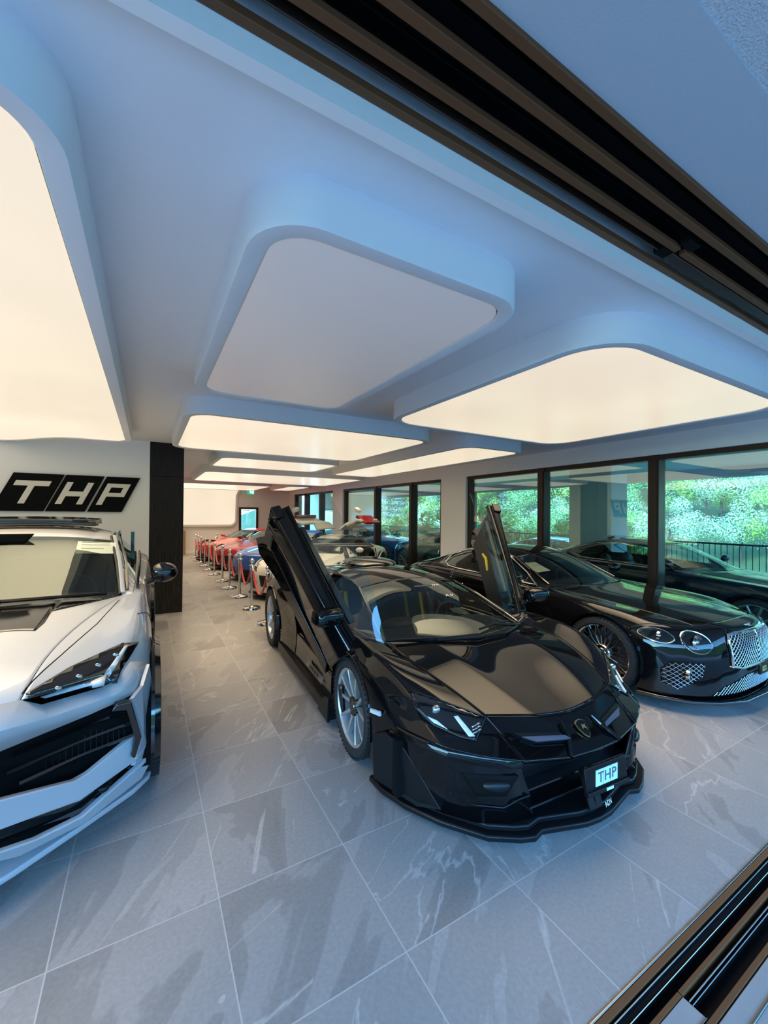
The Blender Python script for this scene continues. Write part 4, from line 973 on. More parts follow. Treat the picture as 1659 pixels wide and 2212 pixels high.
# ------------------------------------------------------------------ white sport utility car at the left
def build_suv():
    t=car_empty('suv_car','white sport utility car with black bonnet panel at the left edge of the photo','car',(-.93,3.12),0,1.0)
    def tail(y,c,r,b): return [(0,y,c[0]),(.38,y,c[1]),(r[0],y,r[1]),(b[0],y,b[1]),(b[2],y,b[3])]
    rows=[
     [(0,.10,.885),(.22,.12,.885),(.46,.21,.87),(.66,.35,.845),(.82,.50,.825),(.93,.66,.79),(.945,.70,.55),(.945,.72,.25)],
     [(0,.15,.935),(.22,.17,.935),(.48,.27,.92),(.68,.42,.905),(.83,.58,.905),(.945,.76,.86),(.965,.78,.58),(.96,.78,.25)],
     [(0,.50,1.0),(.26,.50,1.015),(.50,.55,.975),(.70,.62,.96),(.855,.72,.98),(.955,.84,.90),(.975,.86,.60),(.97,.86,.25)],
     [(0,.95,1.055),(.34,.95,1.07),(.60,.98,1.03),(.76,1.0,1.025),(.875,1.02,1.05),(.965,1.04,.94),(.98,1.04,.62),(.975,1.04,.25)],
     [(0,1.30,1.105),(.40,1.33,1.10),(.775,1.50,1.075),(.84,1.48,1.09),(.90,1.47,1.09),(.965,1.46,.95),(.97,1.46,.60),(.96,1.46,.25)],
     [(0,1.74,1.33),(.39,1.76,1.31),(.735,1.84,1.275),(.86,1.86,1.12),(.915,1.86,1.09),(.965,1.86,.93),(.955,1.86,.58),(.95,1.86,.25)],
     [(0,2.12,1.525),(.37,2.13,1.515),(.675,2.2,1.47),(.85,2.2,1.14),(.92,2.2,1.095),(.965,2.2,.93),(.95,2.2,.58),(.95,2.2,.25)],
     tail(2.6,(1.575,1.56),(.65,1.51),(.85,1.16,.925,1.10))+[(.965,2.6,.93),(.95,2.6,.58),(.95,2.6,.25)],
     tail(3.3,(1.57,1.555),(.63,1.50),(.84,1.18,.935,1.12))+[(.975,3.3,.95),(.965,3.3,.6),(.96,3.3,.25)],
     tail(4.0,(1.51,1.49),(.60,1.43),(.82,1.22,.94,1.15))+[(.99,4.0,.97),(.985,4.0,.62),(.97,4.0,.25)],
     tail(4.7,(1.36,1.34),(.58,1.28),(.78,1.18,.89,1.1))+[(.95,4.65,.93),(.95,4.65,.6),(.94,4.65,.3)],
     [(0,5.0,1.0),(.38,5.0,1.0),(.58,4.98,.98),(.78,4.92,.95),(.86,4.86,.9),(.92,4.8,.8),(.92,4.8,.5),(.9,4.8,.3)]]
    def part(i,j):
        if i<4 and j<2: return 'hood'
        if i<4: return 'fender'
        if i<6 and j<2: return 'windshield'
        if i==4: return 'pillar' if j==2 else 'fender'
        if j<2: return 'roof' if i<9 else 'tailgate'
        if j==2: return 'side_window' if i<9 else 'tailgate'
        if i in (5,6,7): return 'door'
        return 'quarter'
    co,out=subdiv_cage(rows,part,cr_col={1:.35,2:.6,3:.3,4:.45},cr_row={0:1,4:.5},levels=4)
    A=[(1.0,.385,.43,.6),(4.0,.385,.43,.6)]; W=M['white_paint']
    sk=Skin(co,out)
    g=lambda n,**k: grab(co,out,[(n,1),(n,-1)],**k)
    ho=shell(g('hood'),'hood',W,t); shell(g('roof',gap=0),'roof',W,t); shell(g('tailgate',gap=0),'tailgate',W,t)
    for s in (1,-1):
        for n,nm in (('fender','fender'),('quarter','rear_fender'),('door','door')): shell(grab(co,out,[(n,s)],arches=A),nm,W,t)
        shell(grab(co,out,[('pillar',s)],gap=0),'windshield_pillar',W,t); shell(grab(co,out,[('side_window',s)],gap=.006),'side_window',M['car_glass'],t,solid=0)
        MB().tube([(s*.775,1.50,1.085),(s*.735,1.84,1.285),(s*.675,2.2,1.478)],.020,10).build('windshield_pillar',W,t,smooth=True)
        MB().tube([(s*.76,1.49,1.085),(s*.715,1.83,1.29),(s*.655,2.18,1.485)],.010,8).build('glass_trim',M['satin_black'],t,smooth=True)
        MB().tube([(s*.80,1.55,1.10),(s*.78,1.84,1.28),(s*.72,2.2,1.46),(s*.69,2.7,1.50),(s*.66,3.4,1.49),(s*.64,4.0,1.42)],.012,8).build('window_trim',M['gloss_black'],t,smooth=True)
        MB().tube([(s*.865,1.60,1.115),(s*.865,2.2,1.145),(s*.86,3.3,1.185),(s*.84,3.9,1.215)],.010,8).build('window_trim',M['gloss_black'],t,smooth=True)
        MB().box((s*.80,2.75,1.32),(.03,.07,.36),Matrix.Rotation(R(0),4,'Z')).build('door_pillar',M['gloss_black'],t)
        for A_ in A:
            arch_lip(A_[0],.385,.43,s*1.008,w=.06,th=.045).build('wheel_arch_trim',M['gloss_black'],t,smooth=True); liner(A_[0],.385,.43,s*.96).build('wheel_well',M['black_matt'],t)
        wheel(t,(s*.872,1.0,.385),.385,.285,.285,'twin5',s,M['satin_black'],cap_m=M['satin_black'])
        wheel(t,(s*.872,4.0,.385),.385,.30,.285,'twin5',s,M['satin_black'],cap_m=M['satin_black'])
    shell(g('windshield',gap=.004),'windshield',M['car_glass'],t,solid=0)
    # black bonnet inlay
    D=(0,0.15,-1)
    sk.panel([[(-.40,.80,1),(.40,.80,1),(.42,.93,1),(.42,1.12,1),(-.42,1.12,1),(-.42,.93,1)],[(-.42,1.12,1),(.42,1.12,1),(.42,1.345,1.1),(-.42,1.345,1.1)],[(.42,1.12,1),(.77,1.49,1.05),(.42,1.345,1.1)],[(-.42,1.12,1),(-.42,1.345,1.1),(-.77,1.49,1.05)]],D,'bonnet_panel',M['gloss_black'],ho,off=.004)
    both(lambda s: sk.line([(s*.46,.23,.9),(s*.55,.5,1),(s*.67,.9,1.03),(s*.76,1.35,1.08)],D,'bonnet_seam',M['black_matt'],ho,r=.003))
    both(lambda s: sk.line([(s*.88,1.0,1.03),(s*.95,1.25,1.0),(s*.99,1.45,.9)],(-s*.5,0,-1),'fender_seam',M['black_matt'],t,r=.003))
    MB().tube([(-.60,1.34,1.125),(-.2,1.25,1.13),(.15,1.24,1.13)],.012,6).tube([(-.05,1.27,1.13),(.35,1.29,1.13),(.68,1.42,1.11)],.012,6).build('wiper',M['satin_black'],t,smooth=True)
    # headlamps
    F=(0,1,-.12)
    def lamp(s):
        P=lambda a: sx_(a,s)
        hp=sk.panel([P([(.475,.22,.893),(.52,.3,.805),(.735,.45,.795),(.80,.5,.815),(.895,.7,.925),(.815,.6,.955),(.60,.4,.925)])],F,'headlamp',M['gloss_black'],t,off=.012,th=.03)
        for k in range(4):
            p=(s*(.575+.07*k),.28+.075*k,.868+.016*k); h,n=sk.hit(p,F); MB().ell(tuple(h+Vector((0,-.008,0))),(.017,.008,.014),12,8).build('projector',M['dark_chrome'],hp,smooth=True)
        sk.panel([P([(.50,.3,.825),(.52,.3,.815),(.75,.45,.83),(.755,.45,.85)]),P([(.75,.45,.828),(.765,.45,.832),(.845,.6,.94),(.825,.6,.94),(.745,.45,.852)])],F,'light_strip',M['drl'],hp,off=.018)
    both(lamp)
    # front bumper: facets from the outside corner to the centre
    def bumper(s):
        P=lambda a: sx_(a,s)
        def face(name,pts,m,th=.02,**k): return patch(P(pts),name,m,t,th,**k)
        MB().grid([sx_(r,s) for r in ([(0,.10,.89),(.22,.12,.89),(.46,.21,.872),(.52,.28,.81),(.735,.43,.79),(.80,.47,.81),(.86,.56,.86),(.93,.66,.82)],
            [(0,.04,.78),(.22,.07,.78),(.42,.16,.775),(.55,.25,.755),(.72,.37,.745),(.80,.43,.75),(.87,.51,.77),(.94,.66,.75)],
            [(0,.03,.64),(.20,.09,.655),(.40,.19,.675),(.55,.27,.685),(.70,.35,.695),(.80,.42,.70),(.88,.50,.70),(.95,.68,.68)])]).build('bumper_brow',W,t,smooth=True,solid=.02,ang=22)
        face('bumper_corner',[(.93,.66,.80),(.945,.70,.66),(.96,.74,.30),(.935,.66,.27),(.865,.52,.30),(.905,.50,.48),(.855,.44,.70),(.90,.55,.72)],W)
        face('intake_frame',[(.79,.425,.71),(.855,.44,.705),(.905,.50,.48),(.875,.52,.36),(.86,.50,.38),(.875,.49,.48),(.835,.45,.66),(.77,.42,.68)],M['gloss_black'],.04,bevel=.005)
        face('intake_recess',[(0,.16,.63),(.20,.20,.65),(.40,.30,.67),(.80,.50,.70),(.88,.56,.48),(.84,.58,.34),(.66,.52,.33),(.40,.42,.38),(0,.30,.36)],M['black_matt'],.02)
        mb=MB()
        for z,a,b in ((.60,.42,.84),(.53,.40,.87),(.46,.44,.87)):
            mb.tube([(s*a,.12+.42*a,z),(s*(a+b)/2,.14+.42*(a+b)/2,z+.01),(s*b,.10+.42*b,z+.03)],.009,4)
        mb.build('grille_bar',M['gloss_black'],t)
        mb=MB()
        for k in range(14):
            x=.52+.024*k; mb.box((s*x,.18+.42*x,.53),(.004,.01,.15))
        mb.build('radiator_fins',M['satin_black'],t)
        # y shaped blade in white
        face('bumper_blade',[(.30,.10,.40),(.38,.16,.50),(.62,.36,.395),(.67,.40,.395),(.865,.52,.48),(.875,.53,.42),(.93,.62,.37),(.88,.54,.33),(.64,.36,.29),(.36,.17,.37)],W,.035,bevel=.006)
        face('fog_recess',[(.36,.20,.37),(.64,.40,.30),(.88,.58,.34),(.85,.60,.26),(.65,.42,.22),(.30,.20,.27)],M['gloss_black'],.02)
        MB().ell((s*.745,.44,.265),(.030,.03,.022),14,8).build('sensor',M['satin_black'],t,smooth=True)
        face('lip_blade',[(.27,.10,.30),(.30,.08,.33),(.50,.24,.245),(.65,.36,.215),(.90,.58,.285),(.95,.67,.33),(.955,.70,.24),(.90,.60,.185),(.66,.38,.165),(.45,.22,.205)],W,.03,bevel=.006)
        face('lower_intake',[(0,.14,.27),(.30,.18,.31),(.62,.38,.20),(.60,.42,.13),(0,.16,.12)],M['black_matt'],.02)
        face('corner_fin',[(.945,.70,.62),(.972,.80,.60),(.985,.84,.42),(.975,.80,.16),(.95,.70,.20),(.94,.64,.34),(.958,.72,.45)],M['gloss_black'],.02,bevel=.004)
    both(bumper)
    lip=[(0,.02),(.25,.07),(.45,.20),(.65,.36),(.88,.555),(.955,.66),(.975,.78)]
    o2=lip+[(.80,.74),(.60,.45),(.3,.22)]; poly=[(-x,y) for x,y in o2[::-1]]+[p for p in o2[1:]]
    MB().prism([(-x,y) for x,y in lip[::-1]]+lip[1:]+[(.80,.80),(-.80,.80)],.115,.145).build('front_lip',W,t,bevel=.008)
    MB().box2((-.85,.55,.16),(.85,4.7,.26)).box2((-.80,.62,.25),(.80,.66,.80)).build('underbody',M['black_matt'],t)
    both(lambda s: MB().prism([(1.46,.17),(3.54,.17),(3.54,.30),(1.46,.30)],s*.90,s*1.0,'x').build('side_skirt',M['gloss_black'],t,bevel=.01))
    sk.line([(.66,.4,.785),(.70,.4,.77),(.77,.45,.78)],F,'washer_cover',M['black_matt'],t,r=.002)
    # mirrors, roof spoiler, cabin
    for s in (1,-1):
        m_=MB(); m_.ell((s*1.055,1.86,1.185),(.105,.075,.085),20,12); mo=m_.build('mirror',M['gloss_black'],t,smooth=True)
        MB().tube([(s*.98,1.88,1.13),(s*.92,1.86,1.11)],.03,8).build('mirror_arm',M['gloss_black'],mo,smooth=True)
        MB().tube([(s*.975,2.75,.98),(s*1.01,2.80,.99),(s*1.01,2.92,.99),(s*.975,2.97,.98)],.012,8).build('door_handle',W,t,smooth=True)
    MB().grid([[(-.52,y,z-.012),(-.3,y,z),(0,y,z+.006),(.3,y,z),(.52,y,z-.012)] for y,z in ((2.42,1.585),(2.44,1.628),(2.95,1.645),(3.0,1.60))]).build('sunroof_panel',M['gloss_black'],t,smooth=True,solid=.015)
    MB().tube([(-.54,2.42,1.582),(.54,2.42,1.582)],.010,6).build('sunroof_seal',M['satin_black'],t)
    MB().box2((-.86,1.5,.3),(.86,4.5,.42)).build('cabin_floor',M['cabin'],t)
    d=MB(); d.grid([[(-.82,y,z-.03),(-.4,y,z),(0,y,z),(.4,y,z),(.82,y,z-.03)] for y,z in ((1.42,1.04),(1.7,1.08),(1.95,1.05),(2.0,.8),(2.0,.5))]); d.build('dashboard',M['cabin_tan'],t,smooth=True)
    steering(t,.38,2.12,1.0,M['cabin'],r=.18)
    for x in (-.38,.38): seat(t,x,2.65,.62,M['cabin'],h=.78)
    MB().box2((-.7,3.4,.5),(.7,3.6,1.2)).build('rear_seat',M['cabin'],t,bevel=.05)
    mr=MB().box((0,1.98,1.38),(.24,.03,.07)).prism([(-.16,1.52),(.16,1.52),(.10,1.44),(-.10,1.44)],2.04,2.06,'y').build('rear_view_mirror',M['black_matt'],t,bevel=.01)
    # sale sheet behind the screen
    sh=patch([(.44,1.985,1.475),(.70,2.03,1.455),(.705,1.93,1.37),(.435,1.88,1.385)][::-1],'price_sheet',M['paper'],t,.002,off=(0,.03,-.02))
    MB().tube([(.47,1.97,1.45),(.66,2.0,1.438)],.002,4).tube([(.47,1.95,1.43),(.66,1.98,1.42)],.002,4).tube([(.47,1.92,1.405),(.62,1.94,1.395)],.002,4).build('printed_lines',M['ink'],sh)
    return t
build_suv()
# ------------------------------------------------------------------ black grand tourer coupe by the window
GT_ROWS=[
 [(0,.02,.14),(.30,.03,.14),(.55,.09,.14),(.72,.17,.14),(.86,.30,.14),(.94,.46,.14),(.955,.52,.14),(.955,.56,.14)],
 [(0,-.005,.36),(.30,.01,.36),(.55,.08,.36),(.74,.19,.37),(.88,.34,.38),(.95,.50,.38),(.96,.56,.26),(.955,.60,.15)],
 [(0,.0,.55),(.32,.02,.55),(.56,.10,.56),(.76,.22,.57),(.89,.38,.57),(.955,.54,.55),(.97,.60,.34),(.955,.62,.15)],
 [(0,.04,.70),(.33,.06,.695),(.55,.17,.675),(.76,.32,.67),(.88,.46,.665),(.95,.60,.63),(.975,.64,.36),(.955,.66,.15)],
 [(0,.12,.745),(.35,.14,.74),(.57,.24,.715),(.76,.38,.715),(.875,.52,.715),(.955,.65,.66),(.98,.68,.38),(.955,.69,.15)],
 [(0,.45,.795),(.36,.46,.79),(.58,.50,.755),(.755,.56,.765),(.875,.66,.775),(.96,.75,.68),(.985,.76,.39),(.955,.76,.15)],
 [(0,.90,.84),(.38,.90,.83),(.60,.90,.79),(.76,.92,.805),(.88,.93,.805),(.965,.95,.70),(.985,.95,.4),(.955,.95,.15)],
 [(0,1.42,.875),(.38,1.48,.875),(.655,1.74,.86),(.77,1.70,.85),(.88,1.68,.835),(.955,1.68,.71),(.965,1.68,.4),(.94,1.68,.15)],
 [(0,1.80,1.04),(.36,1.85,1.03),(.62,2.02,.995),(.80,2.0,.87),(.885,2.0,.835),(.95,2.0,.70),(.955,2.,.4),(.94,2.,.15)],
 [(0,2.2,1.205),(.34,2.22,1.195),(.565,2.36,1.15),(.80,2.35,.885),(.885,2.35,.84),(.945,2.35,.70),(.95,2.35,.4),(.94,2.35,.15)],
 [(0,2.75,1.285),(.33,2.75,1.27),(.565,2.75,1.215),(.80,2.75,.895),(.89,2.75,.845),(.945,2.75,.70),(.95,2.75,.4),(.94,2.75,.15)],
 [(0,3.25,1.255),(.32,3.25,1.245),(.545,3.25,1.185),(.79,3.25,.905),(.90,3.25,.86),(.955,3.25,.71),(.96,3.25,.4),(.94,3.25,.15)],
 [(0,3.75,1.13),(.31,3.75,1.12),(.50,3.75,1.07),(.75,3.75,.925),(.90,3.75,.88),(.975,3.75,.73),(.98,3.75,.42),(.95,3.75,.15)],
 [(0,4.25,.96),(.30,4.25,.955),(.48,4.25,.935),(.72,4.22,.90),(.87,4.20,.86),(.95,4.18,.72),(.95,4.18,.45),(.92,4.18,.2)],
 [(0,4.72,.87),(.30,4.71,.865),(.48,4.70,.86),(.70,4.65,.84),(.82,4.60,.80),(.90,4.52,.68),(.91,4.52,.45),(.88,4.50,.22)],
 [(0,4.85,.5),(.30,4.84,.5),(.48,4.82,.5),(.70,4.77,.5),(.80,4.70,.48),(.86,4.62,.45),(.87,4.6,.4),(.86,4.58,.25)]]
def gt_part(i,j):
    if i<4: return 'bumper'
    if i<7: return 'hood' if j<2 else 'fender'
    if i<9 and j<2: return 'windshield'
    if i==7: return 'pillar' if j==2 else 'fender'
    if j<2:
        if i<11: return 'roof'
        return 'rear_window' if i==11 else 'rear'
    if j==2: return 'side_window' if i<12 else 'rear'
    if i in (8,9,10): return 'door'
    return 'quarter' if i<13 else 'rear'
GT_ARCH=[(.90,.345,.385,.6),(3.75,.345,.385,.6)]
def gt_body(t,P,rows=GT_ROWS,arch=GT_ARCH,glass_m=None,part=gt_part,levels=4,crc=None,crr=None):
    co,out=subdiv_cage(rows,part,cr_col=crc or {1:.3,2:.45,3:.35,4:.3},cr_row=crr or {7:.3},levels=levels); G=glass_m or M['car_glass']
    nm=dict(bumper='front_bumper',hood='hood',fender='fender',windshield='windshield',pillar='windshield_pillar',roof='roof',rear_window='rear_window',rear='rear_panel',side_window='side_window',door='door',quarter='rear_fender')
    obs={}
    for k in sorted(set(a for a,b in out)):
        if k in ('fender','pillar','side_window','door','quarter'):
            for s in (1,-1):
                gl=k=='side_window'
                o=shell(grab(co,out,[(k,s)],arches=arch,gap=0 if k=='pillar' else .002),nm.get(k,k),G if gl else P,t,solid=0 if gl else .006); obs[(k,s)]=o
        else:
            gl=k in ('windshield','rear_window')
            obs[k]=shell(grab(co,out,[(k,1),(k,-1)],arches=arch if k=='bumper' else (),gap=.002),nm.get(k,k),G if gl else P,t,solid=0 if gl else .006)
    return co,out,obs,Skin(co,out)
def build_gt():
    t=car_empty('coupe_car','black grand tourer coupe with chrome mesh grille and round lamps parked beside the window wall','car',(4.84,2.41),0,.9)
    P=M['black_paint']; co,out,obs,sk=gt_body(t,P)
    F=(0,1,-.05); CH=M['chrome']; DC=M['dark_chrome']
    for s in (1,-1):
        for a in GT_ARCH:
            arch_lip(a[0],a[1],a[2],s*.978).build('arch_edge',P,t,smooth=True); liner(a[0],a[1],a[2],s*.95).build('wheel_well',M['black_matt'],t)
        wheel(t,(s*.855,.90,.348),.348,.27,.288,'mesh',s,DC,cap_m=DC,letter='B' if s<0 else None)
        wheel(t,(s*.850,3.75,.348),.348,.30,.288,'mesh',s,DC,cap_m=DC)
        # window surround
        MB().tube([(s*.80,1.80,.868),(s*.70,2.02,.99+.0),(s*.62,2.36,1.145),(s*.60,2.75,1.212),(s*.575,3.25,1.182),(s*.60,3.62,1.07),(s*.72,3.62,.96),(s*.80,3.45,.92),(s*.812,3.25,.905),(s*.815,2.75,.895),(s*.815,2.35,.885),(s*.80,1.80,.868)],.009,8).build('window_trim',CH,t,smooth=True)
        MB().prism([(3.0,.89),(3.06,.89),(3.02,1.19),(2.96,1.19)],s*.69,s*.71,'x').build('door_pillar',M['gloss_black'],t)
        MB().tube([(s*.655,1.74,.872),(s*.62,2.02,1.005),(s*.565,2.36,1.16)],.016,8).build('windshield_pillar',M['gloss_black'],t,smooth=True)
        mo=MB().ell((s*1.03,1.93,.965),(.115,.065,.065),18,12).build('mirror',P,t,smooth=True)
        MB().tube([(s*.96,1.95,.93),(s*.88,1.97,.88)],.022,8).build('mirror_arm',M['gloss_black'],mo,smooth=True)
        MB().tube([(s*.95,2.95,.72),(s*.985,2.98,.725),(s*.985,3.12,.725),(s*.955,3.15,.72)],.010,8).build('door_handle',CH,t,smooth=True)
        # lamps
        for c,r in (((s*.675,.2,.60),.098),((s*.865,.4,.635),.064)):
            rp=ringpts(c,r,(0,1,0),rz=r*.92)
            lm=sk.panel([rp],F,'headlamp',M['satin_black'],t,off=.004,res=.02,th=.02)
            sk.line(rp,F,'lamp_ring',CH,lm,r=.006,off=.006,closed=True)
            h,n=sk.hit(c,F); MB().lathe([(r*.35,-.012),(r*.62,-.020),(r*.66,-.010),(r*.70,0)],28,'y',xf=Matrix.Translation(h)).lathe([(0,-.02),(r*.2,-.016),(r*.28,0)],20,'y',xf=Matrix.Translation(h)).build('projector',M['dark_chrome'],lm,smooth=True,ang=60)
            lens=sk.panel([ringpts(c,r*.95,(0,1,0),rz=r*.87)],F,'lamp_lens',M['lens'],lm,off=.022,res=.02,th=0)
        # corner mesh intake with a round sensor
        fp=sx_([(.655,.12,.435),(.86,.3,.44),(.90,.4,.36),(.90,.4,.24),(.83,.3,.20),(.68,.12,.33)],s)
        fm=sk.panel([fp],F,'corner_intake',M['black_matt'],t,off=.002,res=.03,th=.01)
        mbar=MB()
        def inside(x,z,poly):
            c=False
            for k in range(len(poly)):
                a,b=poly[k-1],poly[k]
                if (a[1]>z)!=(b[1]>z) and x<(b[0]-a[0])*(z-a[1])/(b[1]-a[1])+a[0]: c=not c
            return c
        pz=[(p[0],p[2]) for p in fp]
        def lattice(mb,poly,dx,dz,r,off):
            xs=[p[0] for p in poly]; zs=[p[1] for p in poly]
            for sg in (1,-1):
                c=min(xs)-(max(zs)-min(zs))*1.2-.02
                while c<max(xs)+(max(zs)-min(zs))*1.2:
                    run=[]; z=min(zs)
                    while z<=max(zs)+.001:
                        x=c+(z-min(zs))*sg*1.0 if sg>0 else c+(max(zs)-z)
                        if inside(x,z,poly): h,n=sk.hit((x,.1,z),F); run.append(h-Vector(F).normalized()*off)
                        elif len(run)>1: mb.tube(run,r,6); run=[]
                        else: run=[]
                        z+=dz
                    if len(run)>1: mb.tube(run,r,6)
                    c+=dx
        lattice(mbar,pz,.036,.008,.0017,.006)
        mbar.build('intake_mesh',M['chrome_mesh'],fm)
        h,n=sk.hit((s*.775,.2,.335),F); 
        rr=MB().lathe([(.034,-.03),(.045,-.028),(.047,-.005),(.035,.0)],24,'y',xf=Matrix.Translation(h)).build('sensor_ring',CH,fm,smooth=True); MB().lathe([(0,-.02),(.035,-.018)],24,'y',xf=Matrix.Translation(h)).build('sensor_face',M['satin_black'],rr)
    # grille
    gp=[(-.415,.0,.40),(-.30,0,.375),(.30,0,.375),(.415,.0,.40),(.425,.0,.60),(.40,.0,.665),(.33,.0,.675),(-.33,.0,.675),(-.40,.0,.665),(-.425,.0,.60)]
    gr=sk.panel([gp],F,'grille',M['black_matt'],t,off=.004,res=.04,th=.01)
    poly=[(p[0],p[2]) for p in gp]; mb=MB(); lattice(mb,poly,.040,.015,.0028,.012); mb.build('grille_mesh',M['chrome_mesh'],gr)
    sk.line(gp,F,'grille_frame',CH,gr,r=.012,off=.010,closed=True,n=8)
    sk.line([(0,0,.38),(0,0,.67)],F,'grille_bar',CH,gr,r=.006,off=.018)
    lp=[(-.62,0,.155),(.62,0,.155),(.50,0,.225),(.20,0,.30),(-.20,0,.30),(-.50,0,.225)]
    lg=sk.panel([lp],F,'lower_grille',M['black_matt'],t,off=.003,res=.04,th=.01); mb=MB(); lattice(mb,[(p[0],p[2]) for p in lp],.036,.010,.0018,.007); mb.build('lower_mesh',M['chrome_mesh'],lg)
    pl=MB().box((0,-.035,.335),(.17,.02,.085)).build('plate_holder',M['satin_black'],t,bevel=.003)
    M['plate_gold']=mat('gold_plate',(.55,.38,.06),.4)
    pf=MB().box((0,-.047,.34),(.085,.003,.045)).build('plate_tile',M['plate_gold'],pl); text_mesh('THP',.034,.0006,M['ink'],'plate_lettering',pl,Matrix.Translation((0,-.0495,.34))@Matrix.Rotation(R(90),4,'X'),shear=.1,font_sp=1.1)
    # winged bonnet badge
    h,n=sk.hit((0,.06,.74),(0,.3,-1)); e=MB().prism([(-.075,.0),(-.02,-.012),(0,-.03),(.02,-.012),(.075,.0),(.03,.018),(-.03,.018)],0,.008,xf=Matrix.Translation(h+Vector((0,.01,0)))@Matrix.Rotation(R(20),4,'X')).build('bonnet_badge',CH,t,bevel=.002)
    # lip spoiler
    lip=[(0,-.06),(.35,-.045),(.62,.05),(.80,.18),(.93,.38),(.985,.55)]
    MB().prism([(-x,y) for x,y in lip[::-1]]+lip[1:]+[(.8,.6),(-.8,.6)],.095,.125).build('front_lip',M['gloss_black'],t,bevel=.008)
    MB().box2((-.85,.4,.13),(.85,4.4,.20)).build('underbody',M['black_matt'],t)
    sk.line([(-.39,.14,.74),(-.40,.5,.79),(-.43,1.0,.83),(-.50,1.5,.86)],(0,0,-1),'bonnet_seam',M['black_matt'],obs['hood'],r=.002); sk.line([(.39,.14,.74),(.40,.5,.79),(.43,1.0,.83),(.50,1.5,.86)],(0,0,-1),'bonnet_seam',M['black_matt'],obs['hood'],r=.002)
    # cabin
    MB().box2((-.80,1.7,.2),(.80,4.0,.30)).build('cabin_floor',M['cabin'],t)
    d=MB(); d.grid([[(-.78,y,z-.03),(-.4,y,z),(0,y,z),(.4,y,z),(.78,y,z-.03)] for y,z in ((1.62,.82),(1.85,.86),(2.05,.85),(2.1,.6),(2.1,.35))]); d.build('dashboard',M['cabin'],t,smooth=True)
    steering(t,.36,2.25,.80,M['cabin'],r=.17)
    for x in (-.36,.36): seat(t,x,2.75,.42,M['cabin'],h=.68)
    MB().box2((-.65,3.3,.35),(.65,3.5,.85)).build('rear_seat',M['cabin'],t,bevel=.05)
    MB().box((0,2.08,1.10),(.22,.03,.06)).build('rear_view_mirror',M['gloss_black'],t,bevel=.01)
    sh=patch([(-.58,2.20,1.10),(-.40,2.13,1.115),(-.34,1.93,1.02),(-.54,1.97,1.0)],'price_sheet',M['paper'],t,.002,off=(0,.03,-.025))
    MB().tube([(-.54,2.17,1.085),(-.42,2.13,1.093)],.003,4).tube([(-.53,2.10,1.055),(-.40,2.05,1.062)],.002,4).build('printed_lines',M['ink'],sh)
    MB().tube([(-.55,1.72,.885),(-.2,1.50,.89),(.1,1.47,.89)],.009,6).tube([(-.1,1.52,.90),(.25,1.54,.90),(.52,1.72,.885)],.009,6).build('wiper',M['satin_black'],t,smooth=True)
    return t
build_gt()
